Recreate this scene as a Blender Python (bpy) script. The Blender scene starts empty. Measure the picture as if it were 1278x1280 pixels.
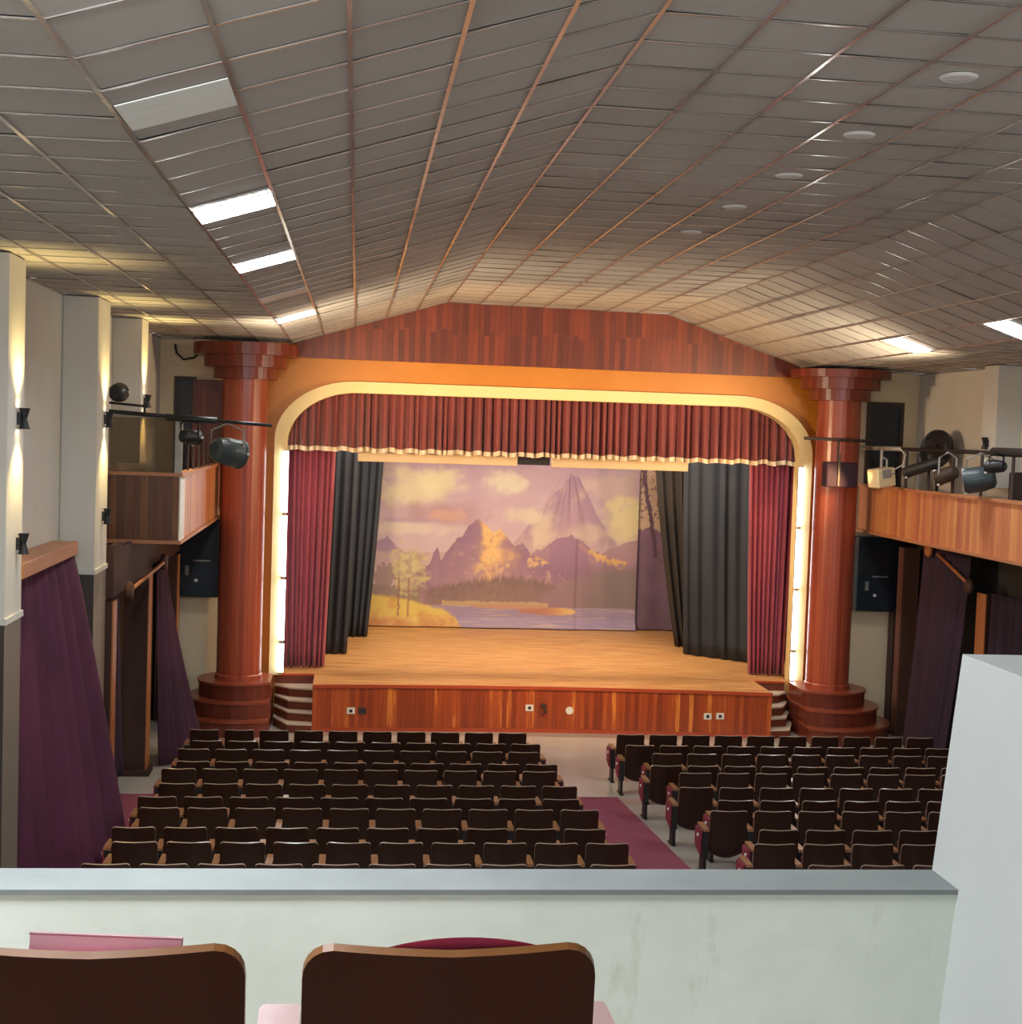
import bpy, math, random
from mathutils import Vector, Matrix, noise
random.seed(7)
PI = math.pi
scn = bpy.context.scene
COL = scn.collection

# ------------------------------------------------------------------ helpers
def srgb(r, g, b):
    f = lambda c: (c/255/12.92) if c/255 <= .04045 else ((c/255+.055)/1.055)**2.4
    return (f(r), f(g), f(b), 1)

class MB:
    def __init__(s): s.v = []; s.f = []; s.m = []
    def add(s, vs, fs, mi=0):
        o = len(s.v); s.v += [tuple(p) for p in vs]
        for f in fs: s.f.append([i+o for i in f]); s.m.append(mi)
    def box(s, x0, x1, y0, y1, z0, z1, mi=0, M=None):
        vs = [Vector((x, y, z)) for x in (x0, x1) for y in (y0, y1) for z in (z0, z1)]
        if M is not None: vs = [M @ p for p in vs]
        s.add(vs, [(0,1,3,2), (4,6,7,5), (0,4,5,1), (2,3,7,6), (0,2,6,4), (1,5,7,3)], mi); return s
    def rbox(s, x0, x1, y0, y1, z0, z1, b=.01, mi=0, M=None):      # chamfered box
        pts = []
        for z, i in ((z0, b), (z0+b, 0), (z1-b, 0), (z1, b)):
            for (x, y) in ((x0+i+b*(i==0), y0+i), (x1-i-b*(i==0), y0+i), (x1-i, y0+i+b*(i==0)), (x1-i, y1-i-b*(i==0)), (x1-i-b*(i==0), y1-i), (x0+i+b*(i==0), y1-i), (x0+i, y1-i-b*(i==0)), (x0+i, y0+i+b*(i==0))):
                p = Vector((x, y, z)); pts.append(M @ p if M is not None else p)
        fs = [tuple(range(7, -1, -1)), tuple(range(24, 32))]
        for r in range(3):
            for k in range(8):
                a = r*8+k; c = r*8+(k+1) % 8
                fs.append((a, c, c+8, a+8))
        s.add(pts, fs, mi); return s
    def tube(s, pts, r, n=8, mi=0, cap=True):
        pts = [Vector(p) for p in pts]; rings = []
        for i, p in enumerate(pts):
            d = (pts[min(i+1, len(pts)-1)]-pts[max(i-1, 0)]).normalized()
            u = d.cross(Vector((0, 0, 1)) if abs(d.z) < .9 else Vector((1, 0, 0))).normalized(); w = d.cross(u)
            rr = r[i] if isinstance(r, (list, tuple)) else r
            rings.append([p+u*rr*math.cos(2*PI*k/n)+w*rr*math.sin(2*PI*k/n) for k in range(n)])
        vs = [q for g in rings for q in g]; fs = []
        for i in range(len(rings)-1):
            for k in range(n): fs.append((i*n+k, i*n+(k+1) % n, (i+1)*n+(k+1) % n, (i+1)*n+k))
        if cap: fs += [tuple(range(n-1, -1, -1)), tuple(range((len(rings)-1)*n, len(rings)*n))]
        s.add(vs, fs, mi); return s
    def lathe(s, prof, n=24, a0=0, a1=2*PI, mi=0, M=None):
        full = abs(a1-a0-2*PI) < 1e-6; k = n if full else n+1
        vs = []
        for (r, z) in prof:
            for i in range(k):
                a = a0+(a1-a0)*i/n; p = Vector((r*math.cos(a), r*math.sin(a), z)); vs.append(M @ p if M is not None else p)
        fs = []
        for j in range(len(prof)-1):
            for i in range(n):
                i2 = (i+1) % k
                fs.append((j*k+i, j*k+i2, (j+1)*k+i2, (j+1)*k+i))
        s.add(vs, fs, mi); return s
    def prism(s, poly, fn0, fn1, mi=0):             # poly of 2D points mapped by fn0 / fn1 to two 3D faces
        n = len(poly); vs = [fn0(*p) for p in poly]+[fn1(*p) for p in poly]
        s.add(vs, [tuple(range(n-1, -1, -1)), tuple(range(n, 2*n))]+[(i, (i+1) % n, n+(i+1) % n, n+i) for i in range(n)], mi); return s
    def grid(s, nu, nv, fn, mi=0):
        vs = [fn(u/nu, v/nv) for v in range(nv+1) for u in range(nu+1)]
        s.add(vs, [(v*(nu+1)+u, v*(nu+1)+u+1, (v+1)*(nu+1)+u+1, (v+1)*(nu+1)+u) for v in range(nv) for u in range(nu)], mi); return s
    def mesh(s, name, mats, smooth=False):
        me = bpy.data.meshes.new(name); me.from_pydata(s.v, [], s.f)
        for m in (mats if isinstance(mats, (list, tuple)) else [mats]): me.materials.append(m)
        me.polygons.foreach_set('material_index', s.m)
        if smooth: me.polygons.foreach_set('use_smooth', [True]*len(me.polygons))
        me.update(); return me
    def build(s, name, mats, parent=None, smooth=False, solid=0, loc=None, bevel=0):
        o = bpy.data.objects.new(name, s.mesh(name, mats, smooth)); COL.objects.link(o)
        if parent: o.parent = parent
        if loc: o.location = loc
        if solid:
            m = o.modifiers.new('solid', 'SOLIDIFY'); m.thickness = solid; m.offset = 0
        if bevel:
            m = o.modifiers.new('bevel', 'BEVEL'); m.width = bevel; m.segments = 2; m.limit_method = 'ANGLE'
        return o

def tag(o, label, cat, group=None):
    o['label'] = label; o['category'] = cat
    if group: o['group'] = group
    return o
def thing(name, label, cat, loc=(0, 0, 0), rz=0, group=None):
    o = bpy.data.objects.new(name, None); COL.objects.link(o); o.location = loc; o.rotation_euler = (0, 0, rz); o.empty_display_size = .1
    return tag(o, label, cat, group)
def struct(o, label=None):
    o['kind'] = 'structure'
    if label: o['label'] = label
    return o

# ------------------------------------------------------------------ materials
class NT:
    def __init__(s, name):
        s.m = bpy.data.materials.new(name); s.m.use_nodes = True; s.t = s.m.node_tree; s.b = s.t.nodes['Principled BSDF']
    def n(s, typ, ins=None, **props):
        nd = s.t.nodes.new(typ)
        for k, v in props.items(): setattr(nd, k, v)
        for k, v in (ins or {}).items():
            if hasattr(v, 'is_linked') or isinstance(v, bpy.types.NodeSocket): s.t.links.new(v, nd.inputs[k])
            else: nd.inputs[k].default_value = v
        return nd
    def math(s, op, a, b=0.0): return s.n('ShaderNodeMath', {0: a, 1: b}, operation=op).outputs[0]
    def mix(s, fac, a, b): 
        nd = s.n('ShaderNodeMix', data_type='RGBA')
        for i, v in ((0, fac), (6, a), (7, b)):
            if isinstance(v, bpy.types.NodeSocket): s.t.links.new(v, nd.inputs[i])
            else: nd.inputs[i].default_value = v
        return nd.outputs[2]
    def set(s, k, v):
        if isinstance(v, bpy.types.NodeSocket): s.t.links.new(v, s.b.inputs[k])
        else: s.b.inputs[k].default_value = v
    def bump(s, h, strength=.2, dist=.02):
        nd = s.n('ShaderNodeBump', {'Strength': strength, 'Distance': dist, 'Height': h}); s.t.links.new(nd.outputs[0], s.b.inputs['Normal'])
    def coords(s, scale=(1, 1, 1)):
        tc = s.n('ShaderNodeTexCoord'); return s.n('ShaderNodeMapping', {'Vector': tc.outputs['Object'], 'Scale': scale}).outputs[0]
    def noise(s, scale, vec=None, detail=4, rough=.55):
        ins = {'Scale': scale, 'Detail': detail, 'Roughness': rough}
        if vec is not None: ins['Vector'] = vec
        return s.n('ShaderNodeTexNoise', ins).outputs['Fac']
    def ramp(s, fac, stops):
        nd = s.n('ShaderNodeValToRGB', {'Fac': fac}); e = nd.color_ramp.elements
        while len(e) < len(stops): e.new(.5)
        for i, (p, c) in enumerate(stops): e[i].position = p; e[i].color = c
        return nd.outputs['Color']

def plain(name, c1, c2=None, scale=3, rough=.6, metal=0, bump=0, spec=.5, stretch=(1, 1, 1), sheen=0):
    t = NT(name); c2 = c2 or c1
    v = t.coords(stretch); f = t.noise(scale, v)
    t.set('Base Color', t.ramp(f, [(.3, c1), (.7, c2)])); t.set('Roughness', rough); t.set('Metallic', metal); t.set('Specular IOR Level', spec)
    if bump: t.bump(t.noise(scale*6, v), bump)
    if sheen: t.set('Sheen Weight', sheen)
    return t.m

def planks(name, stops, width=.1, axis=0, rough=.3, groove=.35, radius=None, rows=None, seed=0.0, coat=0):
    """vertical boards: every board takes its own tone from the ramp, grain runs along it"""
    t = NT(name); tc = t.n('ShaderNodeTexCoord'); sp = t.n('ShaderNodeSeparateXYZ', {0: tc.outputs['Object']})
    if radius:
        a = t.math('ARCTAN2', sp.outputs[1], sp.outputs[0]); c = t.math('MULTIPLY', a, radius)
    else: c = sp.outputs[axis]
    c = t.math('ADD', c, 40.0+seed)
    u = t.math('DIVIDE', c, width); idx = t.math('FLOOR', u); fr = t.math('FRACT', u)
    along = sp.outputs[2] if axis != 2 else sp.outputs[0]
    if rows:
        wn0 = t.n('ShaderNodeTexWhiteNoise', {'W': idx}, noise_dimensions='1D').outputs['Value']
        rr = t.math('FLOOR', t.math('DIVIDE', t.math('ADD', along, t.math('MULTIPLY', wn0, .12)), rows)); idx = t.math('ADD', idx, t.math('MULTIPLY', rr, 37.3))
    wn = t.n('ShaderNodeTexWhiteNoise', {'W': idx}, noise_dimensions='1D').outputs['Value']
    cv = t.n('ShaderNodeCombineXYZ', {0: t.math('MULTIPLY', c, 18.0), 1: t.math('MULTIPLY', wn, 50.0), 2: t.math('MULTIPLY', along, 1.3)}).outputs[0]
    gr = t.noise(1.0, cv, 5, .6)
    tone = t.math('ADD', t.math('MULTIPLY', wn, .42), t.math('MULTIPLY', gr, .58))
    colr = t.ramp(tone, stops)
    edge = t.math('LESS_THAN', t.math('MINIMUM', fr, t.math('SUBTRACT', 1.0, fr)), .035)
    colr = t.mix(t.math('MULTIPLY', edge, groove), colr, (.01, .004, .002, 1))
    t.set('Base Color', colr); t.set('Roughness', rough); t.bump(t.math('SUBTRACT', gr, t.math('MULTIPLY', edge, 1.0)), .15, .01)
    if coat: t.set('Coat Weight', coat); t.set('Coat Roughness', .15)
    return t.m

def emit(name, c, strength):
    t = NT(name); t.set('Base Color', (.8, .8, .8, 1)); t.set('Emission Color', c); t.set('Emission Strength', strength); return t.m

M = {}
M['tile'] = None
def tile_mat():
    t = NT('ceiling_tile'); v = t.coords(); big = t.noise(.5, v, 3); fine = t.noise(60, v, 2)
    c = t.ramp(big, [(.3, srgb(178, 172, 164)), (.7, srgb(192, 187, 180))])
    c = t.mix(t.math('MULTIPLY', fine, .18), c, srgb(140, 136, 130)); t.set('Base Color', c); t.set('Roughness', .75); t.bump(fine, .08, .005); return t.m
M['tile'] = tile_mat()
M['tile_edge'] = plain('tile_edge', srgb(70, 65, 60))
M['runner'] = plain('ceiling_runner', srgb(178, 166, 158), srgb(204, 194, 186), 1.2, .15, .5, 0, .6)
M['tee'] = plain('ceiling_tee', srgb(150, 144, 138), srgb(205, 202, 198), .9, .15, .55)
M['patch'] = plain('fresh_board', srgb(238, 241, 234), srgb(246, 248, 242), 2, .7, stretch=(1, 6, 1))
M['wall'] = plain('wall_paint', srgb(205, 200, 188), srgb(214, 210, 200), .8, .7, bump=.03)
M['wallbeige'] = plain('beige_paint', srgb(232, 212, 172), srgb(240, 222, 186), .8, .6)
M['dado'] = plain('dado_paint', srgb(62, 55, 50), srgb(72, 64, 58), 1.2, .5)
M['dadolit'] = plain('dado_lit', srgb(122, 112, 100), srgb(130, 122, 110), 1.2, .5)
M['orange'] = plain('orange_paint', srgb(194, 122, 32), srgb(206, 134, 42), 1.1, .45)
M['cream'] = plain('cream_paint', srgb(240, 220, 156), srgb(244, 226, 168), 1.3, .5)
M['floor'] = plain('polished_floor', srgb(172, 166, 156), srgb(190, 184, 172), .7, .22, spec=.5)
M['carpet'] = plain('aisle_carpet', srgb(126, 58, 78), srgb(140, 68, 88), 1.4, .95, bump=.3)
def parapet_mat():
    t = NT('parapet_paint'); v = t.coords(); big = t.noise(1.6, v, 5, .65); st = t.noise(7, t.coords((1, 1, .35)), 5, .7); sp = t.n('ShaderNodeSeparateXYZ', {0: t.n('ShaderNodeTexCoord').outputs['Object']})
    c = t.ramp(big, [(.25, srgb(190, 198, 188)), (.6, srgb(208, 214, 206)), (.8, srgb(198, 205, 190))])
    spots = t.ramp(st, [(.60, (0, 0, 0, 1)), (.78, (1, 1, 1, 1))])
    c = t.mix(t.math('MULTIPLY', spots, .55), c, srgb(158, 158, 132)); t.set('Base Color', c); t.set('Roughness', .5); t.bump(t.noise(18, v), .05); return t.m
M['parapet'] = parapet_mat()
M['pier'] = plain('pier_paint', srgb(156, 161, 160), srgb(168, 172, 170), 1.2, .6, bump=.04)
M['cap'] = plain('parapet_cap', srgb(106, 112, 112), srgb(118, 124, 123), 4, .65)
RED = [(.2, srgb(126, 50, 22)), (.5, srgb(166, 72, 31)), (.66, srgb(182, 84, 36)), (.76, srgb(228, 138, 58))]
M['stagefront'] = planks('stage_front_wood', RED, .085, 0, .32, .4)
M['gable'] = planks('gable_wood', [(.1, srgb(72, 32, 22)), (.45, srgb(104, 46, 28)), (.75, srgb(130, 58, 34)), (.95, srgb(158, 80, 44))], .1, 0, .4, .5, rows=.62)
M['column'] = planks('column_wood', [(.1, srgb(128, 54, 38)), (.5, srgb(158, 70, 48)), (.95, srgb(186, 98, 66))], .075, 0, .36, .5, radius=.41, coat=.08)
M['basewood'] = planks('base_wood', [(.1, srgb(84, 36, 26)), (.5, srgb(106, 48, 34)), (.95, srgb(128, 62, 44))], .16, 0, .3, .3, radius=1.1)
M['steptop'] = plain('step_top_wood', srgb(132, 62, 42), srgb(148, 74, 50), 2, .3, stretch=(1, 6, 1))
M['tread'] = plain('tread', srgb(196, 180, 160), srgb(210, 196, 176), 2, .35)
M['riser'] = plain('riser', srgb(96, 42, 26), srgb(120, 54, 32), 2, .4)
M['nosing'] = plain('nosing', srgb(172, 72, 40), srgb(186, 82, 46), 2, .3)
M['balend'] = planks('balcony_end_wood', [(.2, srgb(82, 48, 32)), (.55, srgb(112, 70, 42)), (.7, srgb(132, 90, 50)), (.82, srgb(190, 146, 76))], .11, 0, .35, .4)
M['balside'] = planks('balcony_side_wood', [(.2, srgb(168, 92, 66)), (.5, srgb(204, 128, 82)), (.8, srgb(226, 164, 100))], .13, 1, .35, .25)
M['darkwood'] = planks('dark_wood', [(.05, srgb(50, 28, 22)), (.6, srgb(70, 40, 30)), (.95, srgb(86, 52, 36))], .12, 0, .7, .3)
M['redwood'] = plain('red_brown_wood', srgb(92, 52, 40), srgb(104, 60, 46), 2, .45)
M['orangewood'] = plain('orange_wood', srgb(172, 104, 58), srgb(190, 122, 70), 2, .4, stretch=(1, 1, .2))
M['pelmetwood'] = plain('pelmet_wood', srgb(176, 116, 78), srgb(192, 132, 92), 2, .45, stretch=(1, .3, 4))
M['purple'] = plain('purple_curtain', srgb(72, 28, 52), srgb(90, 36, 64), 1, .8)
M['midpurple'] = plain('plum_curtain', srgb(56, 26, 44), srgb(70, 32, 54), 1, .8)
M['darkpurple'] = plain('dark_curtain', srgb(44, 24, 40), srgb(56, 30, 50), 1, .8)
M['valance'] = plain('valance_cloth', srgb(128, 58, 58), srgb(144, 68, 66), 1, .65, sheen=.3)
M['fringe'] = plain('fringe', srgb(236, 218, 186), srgb(248, 234, 206), 14, .8)
M['redleg'] = plain('red_curtain', srgb(144, 56, 72), srgb(160, 64, 80), 1, .65, sheen=.2)
M['blackleg'] = plain('black_curtain', srgb(35, 40, 50), srgb(45, 50, 58), 1, .85)
M['blackleg2'] = plain('brown_black_curtain', srgb(40, 34, 31), srgb(48, 42, 38), 1, .85)
M['batten'] = plain('batten_canvas', srgb(222, 200, 160), srgb(232, 212, 176), 2, .7)
M['black'] = plain('black_metal', srgb(24, 24, 26), srgb(32, 32, 34), 6, .45)
M['brownmetal'] = plain('brown_metal', srgb(58, 44, 38), srgb(66, 50, 42), 6, .5)
M['graymetal'] = plain('grey_metal', srgb(150, 148, 142), srgb(170, 166, 160), 6, .4, .3)
M['parblue'] = plain('dark_blue_black_paint', srgb(52, 62, 66), srgb(66, 78, 80), 6, .4)
M['white'] = plain('white_plastic', srgb(232, 228, 218), srgb(240, 236, 226), 6, .45)
M['creammetal'] = plain('cream_metal', srgb(228, 206, 158), srgb(236, 216, 172), 5, .45)
M['navy'] = plain('navy_cabinet', srgb(26, 36, 46), srgb(32, 44, 54), 3, .35)
M['dark'] = plain('dark_void', srgb(26, 22, 24), srgb(32, 26, 28), 2, .8)
M['led_tube'] = emit('led_tube_light', (.86, .94, 1, 1), 10)
M['led_panel'] = emit('led_panel_light', (.88, .94, 1, 1), 95)
M['panel_off'] = plain('panel_off', srgb(218, 214, 208), srgb(226, 222, 216), 3, .4)
M['ring'] = plain('downlight_grey', srgb(218, 215, 211), srgb(226, 223, 220), 3, .5)
M['bulb'] = emit('sconce_bulb', (1, .86, .55, 1), 25)
M['shell'] = plain('seat_shell_wood', srgb(58, 24, 9), srgb(72, 31, 12), 2.2, .42, stretch=(1, 1, .25), spec=.2)
M['shelledge'] = plain('seat_shell_edge', srgb(104, 64, 28), srgb(122, 78, 38), 8, .35)
M['stallshell'] = plain('stalls_shell_wood', srgb(46, 27, 20), srgb(58, 34, 24), 2.2, .34, stretch=(1, 1, .25), spec=.3)
M['stalledge'] = plain('stalls_shell_edge', srgb(146, 124, 106), srgb(168, 148, 130), 8, .25)
M['pad'] = plain('seat_upholstery', srgb(120, 36, 56), srgb(136, 46, 66), 6, .85, bump=.1)
M['padhd'] = plain('balcony_upholstery', srgb(186, 58, 92), srgb(202, 70, 106), 6, .85, bump=.1)
M['padlow'] = plain('seat_pan_vinyl', srgb(58, 20, 28), srgb(70, 26, 34), 5, .6)
M['arm'] = plain('armrest_wood', srgb(150, 104, 70), srgb(172, 126, 88), 3, .25, stretch=(4, 1, 1))
M['armsheen'] = plain('armrest_sheen_wood', srgb(142, 118, 116), srgb(156, 132, 130), 3, .25, stretch=(4, 1, 1))  # pale lavender reflection of the gloss mixed into the wood colour
M['panelcloth'] = plain('end_panel_cloth', srgb(140, 50, 66), srgb(156, 58, 76), 4, .7)
M['paper'] = plain('booklet_paper', srgb(234, 230, 236), srgb(242, 238, 242), 6, .6)
M['paperpink'] = plain('booklet_cover', srgb(178, 146, 152), srgb(196, 164, 168), 9, .5)
M['glass'] = None
g = NT('screen_glass'); g.set('Base Color', (.3, .24, .16, 1)); g.set('Roughness', .05); g.set('Transmission Weight', .85); g.set('IOR', 1.5); M['glass'] = g.m

def stagefloor_mat():
    t = NT('stage_floor_wood'); v = t.coords()
    r = t.n('ShaderNodeMapping', {'Vector': t.n('ShaderNodeTexCoord').outputs['Object'], 'Rotation': (0, 0, .9), 'Scale': (1, 6, 1)}).outputs[0]
    n1 = t.noise(1.1, r, 6, .6); n2 = t.noise(.7, v, 3)
    c = t.ramp(n1, [(.3, srgb(172, 120, 72)), (.5, srgb(200, 150, 92)), (.7, srgb(222, 176, 116))])
    c = t.mix(t.math('MULTIPLY', n2, .3), c, srgb(190, 130, 80))
    t.set('Base Color', c); t.set('Roughness', .45); return t.m
M['stagefloor'] = stagefloor_mat()

# ------------------------------------------------------------------ dimensions (metres; camera stands at y = 0, stage at +y)
CAM = Vector((-3.63, 0, 5.57))
WALL_Y = 27.62
XW = 7.28
RAKE0, RAKE = 21.85, .078
def floor_z(y): return max(0.0, RAKE*(RAKE0-y))
CE = [(-7.28, 7.06), (-4.85, 7.06), (-2.01, 7.93), (2.19, 7.88), (4.85, 6.98), (7.28, 6.93)]
def ceil_z(x):
    for (a, za), (b, zb) in zip(CE, CE[1:]):
        if a-1e-6 <= x <= b+1e-6: return za+(zb-za)*(x-a)/(b-a)
    return 7

# ------------------------------------------------------------------ floor, ceiling, walls
b = MB()
b.add([(-XW, RAKE0, 0), (XW, RAKE0, 0), (XW, 36, 0), (-XW, 36, 0)], [(0, 1, 2, 3)])
b.add([(-XW, 3.5, floor_z(3.5)), (XW, 3.5, floor_z(3.5)), (XW, RAKE0, 0), (-XW, RAKE0, 0)], [(0, 1, 2, 3)])
struct(b.build('floor', M['floor']))
def carpet(x0, x1):
    c = MB(); y1, y0 = RAKE0-.02, 4.0; n = Vector((0, RAKE, 1)).normalized()
    p = [Vector((x0, y0, floor_z(y0)+.002)), Vector((x1, y0, floor_z(y0)+.002)), Vector((x1, y1, floor_z(y1)+.002)), Vector((x0, y1, floor_z(y1)+.002))]
    c.add(p+[q+n*.01 for q in p], [(3, 2, 1, 0), (4, 5, 6, 7), (0, 1, 5, 4), (1, 2, 6, 5), (2, 3, 7, 6), (3, 0, 4, 7)])
    return c.build('carpet_runner', M['carpet'])
tag(carpet(-.62, .5), 'long maroon carpet runner down the centre aisle', 'carpet')
tag(carpet(-7.1, -6.35), 'maroon carpet strip by the left wall under the purple curtain', 'carpet')

# ceiling: separate tiles in a metal grid, following the folded section
def sect_stops():
    segs = []
    for i, ((a, za), (c, zc), n) in enumerate(zip(CE, CE[1:], (4, 5, 7, 5, 4))):
        if i == 0: xs = [c-.6*k for k in range(n, -1, -1)]; xs = [a]+xs
        elif i == 4: xs = [a+.6*k for k in range(n+1)]+[c]
        else: xs = [a+(c-a)*k/n for k in range(n+1)]
        segs.append([(x, za+(zc-za)*(x-a)/(c-a)) for x in xs])
    return segs
SEG = sect_stops()
Y0 = 8.157-.6*21
ys = [Y0+.6*k for k in range(54)]; ys = [y for y in ys if y < WALL_Y-.05]+[WALL_Y]
b = MB(); rn = MB(); te = MB()
for si, seg in enumerate(SEG):
    for (xa, za), (xb, zb) in zip(seg, seg[1:]):
        L = math.hypot(xb-xa, zb-za); nx, nz = -(zb-za)/L, (xb-xa)/L
        for ya, yb in zip(ys, ys[1:]):
            j = [random.gauss(0, .0025) for _ in range(4)]
            vs = [(xa+nx*j[0], ya, za+nz*j[0]+.004), (xb+nx*j[1], ya, zb+nz*j[1]+.004), (xb+nx*j[2], yb, zb+nz*j[2]+.004), (xa+nx*j[3], yb, za+nz*j[3]+.004)]
            b.add(vs, [(3, 2, 1, 0)])
        # cross tees
        for y in ys[1:-1]:
            w = .009; h = .006
            vs = [(xa, y-w, za), (xb, y-w, zb), (xb, y+w, zb), (xa, y+w, za)]
            vs += [(x-nx*h, yy, z-nz*h) for (x, yy, z) in vs]
            te.add(vs, [(7, 6, 5, 4), (0, 1, 5, 4), (2, 3, 7, 6)])
    for k, (x, z) in enumerate(seg):
        if (si and k == 0): continue
        w = .0125; h = .012
        rn.box(x-w, x+w, ys[0], WALL_Y, z-h, z+.006)
# roof slab above the tiles
rf = MB()
for (xa, za), (xb, zb) in zip(CE, CE[1:]):
    rf.add([(xa, ys[0], za+.05), (xb, ys[0], zb+.05), (xb, WALL_Y, zb+.05), (xa, WALL_Y, za+.05)], [(0, 1, 2, 3)])
b.m += [1]*len(rf.f); o_ = len(b.v); b.v += rf.v; b.f += [[i+o_ for i in f] for f in rf.f]
ceil = struct(b.build('ceiling', [M['tile'], M['tile_edge']]))
rn.build('ceiling_runners', M['runner'], ceil); te.build('ceiling_cross_tees', M['tee'], ceil)

# side walls with pilasters and a dark dado
def side_wall(s, name):
    w = MB(); zc = 7.06 if s < 0 else 6.93
    x0, x1 = (-XW-.2, -XW) if s < 0 else (XW, XW+.2)
    w.box(x0, x1, ys[0], WALL_Y+.2, 0, zc)
    return struct(w.build(name, M['wall']))
side_wall(-1, 'wall_left'); side_wall(1, 'wall_right')
DZ = 3.66
for s, nm in ((-1, 'left'), (1, 'right')):
    d = MB()
    d.box(s*(XW-.012) if s < 0 else XW-.012, -XW+.0 if s < 0 else XW, 3.5, WALL_Y, 0, DZ) if False else d.box(min(s*XW, s*(XW-.012)), max(s*XW, s*(XW-.012)), 3.6, WALL_Y-.01, 0, DZ)
    struct(d.build('trim_'+nm+'_dado', M['dado']))
PIL = [(9.8, 10.55), (13.95, 14.62), (18.62, 19.5), (22.3, 22.95)]
npil = 1
for s in (-1, 1):
    for (ya, yb) in (PIL if s < 0 else PIL[:3]+[(23.15, 23.7)]):
        p = MB(); xa, xb = sorted((s*(XW-.005), s*6.85)); zc = (7.05 if s < 0 else 6.92)
        lo = MB()
        if ya > 20: zlo = 4.9
        else: zlo = 0.0
        p.box(xa, xb, ya, yb, max(DZ, zlo), zc)
        p.box(min(s*XW, s*6.83), max(s*XW, s*6.83), ya-.02, yb+.02, DZ-.06, DZ) if zlo == 0 else None
        o = struct(p.build('trim_%d' % npil, M['wall']), 'cream painted wall pilaster'); npil += 1
        if zlo == 0:
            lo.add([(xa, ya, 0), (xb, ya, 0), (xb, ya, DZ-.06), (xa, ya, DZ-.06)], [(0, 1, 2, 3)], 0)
            lo.add([(s*6.85, ya, 0), (s*6.85, yb, 0), (s*6.85, yb, DZ-.06), (s*6.85, ya, DZ-.06)], [(0, 1, 2, 3)], 1)  # same dado, room-facing side coloured paler as the lit face
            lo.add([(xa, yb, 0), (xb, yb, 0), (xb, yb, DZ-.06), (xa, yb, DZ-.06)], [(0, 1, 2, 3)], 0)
            lo.build('lower_paint', [M['dado'], M['dadolit']], o)

# proscenium wall with the arched opening
OX, OZ, RX, RZ = 4.92, 6.18, 1.3, .98          # inner edge of the cream trim
def arch(x, ox=OX, oz=OZ, rx=RX, rz=RZ):
    ax = abs(x)-.0
    if ax >= ox: return None
    if ax <= ox-rx: return oz
    t = (ax-(ox-rx))/rx
    return oz-rz+rz*math.sqrt(max(0, 1-t*t))
OFFX = 0.0
xs = [-XW+i*.1 for i in range(int((XW-OX)/.1)+1)]+[-OX]
cur = [-OX+.0005, -OX+.02, -OX+.06]+[-OX+.12+.08*i for i in range(17)]
mid = [-3.4+.4*i for i in range(18)]
allx = sorted(set([round(x, 4) for x in xs+cur+mid+[-x for x in cur]+[-x for x in xs]]))
w = MB()
def wallface(y, flip):
    for xa, xb in zip(allx, allx[1:]):
        xm = (xa+xb)/2
        za = arch(xa) if arch(xm) is not None else 0.0; zb = arch(xb) if arch(xm) is not None else 0.0
        if arch(xm) is not None:
            za = arch(xa) if arch(xa) is not None else OZ-RZ
            zb = arch(xb) if arch(xb) is not None else OZ-RZ
        mi = 0 if abs(xm) < 5.72 else 1
        za_, zb_ = ceil_z(xa)+.02, ceil_z(xb)+.02
        q = [(xa, y, za), (xb, y, zb), (xb, y, zb_), (xa, y, za_)]
        w.add(q if not flip else q[::-1], [(0, 1, 2, 3)], mi)
wallface(WALL_Y, False); wallface(WALL_Y+.3, True)
edge = [(-OX, .0)]+[(x, arch(x) if arch(x) is not None else OZ-RZ) for x in allx if abs(x) <= OX]+[(OX, .0)]
for (xa, za), (xb, zb) in zip(edge, edge[1:]):
    w.add([(xa, WALL_Y, za), (xb, WALL_Y, zb), (xb, WALL_Y+.3, zb), (xa, WALL_Y+.3, za)], [(0, 1, 2, 3)], 2)
struct(w.build('wall_front', [M['orange'], M['wallbeige'], M['cream']]))
# cream trim swept round the arch
def arch_path(ox, oz, rx, rz, zb):
    pts = [(-ox, zb), (-ox, oz-rz)]
    for i in range(1, 17):
        a = PI-(PI/2)*i/16; pts.append((-ox+rx+rx*math.cos(a), oz-rz+rz*math.sin(a)))
    return pts+[(-x, z) for x, z in pts[::-1]]
inn = arch_path(OX, OZ, RX, RZ, .85); out = arch_path(OX+.23, OZ+.21, RX+.2, RZ+.14, .85)
t = MB(); n = len(inn); ya, yb = WALL_Y-.12, WALL_Y+.02
vs = [(x, ya, z) for x, z in inn]+[(x, ya, z) for x, z in out]+[(x, yb, z) for x, z in inn]+[(x, yb, z) for x, z in out]
fs = []
for i in range(n-1):
    fs += [(i, n+i, n+i+1, i+1), (n+i, 3*n+i, 3*n+i+1, n+i+1), (i, i+1, 2*n+i+1, 2*n+i)]
t.add(vs, fs); tag(t.build('proscenium_trim', M['cream']), 'cream moulded trim around the rounded stage opening', 'trim')
# wooden gable band under the ceiling
gx = [-4.78, -2.01, 2.19, 4.85]
gb = MB(); pts = [(-4.78, 6.80), (4.85, 6.78), (4.85, ceil_z(4.84)+.0), (2.19, ceil_z(2.19)), (-2.01, ceil_z(-2.01)), (-4.78, ceil_z(-4.78))]
gb.prism(pts, lambda x, z: (x, WALL_Y-.1, z), lambda x, z: (x, WALL_Y+.005, z))
tag(gb.build('gable_panel', M['gable']), 'dark red wooden plank panel between stage arch and ceiling', 'panel')

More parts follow.
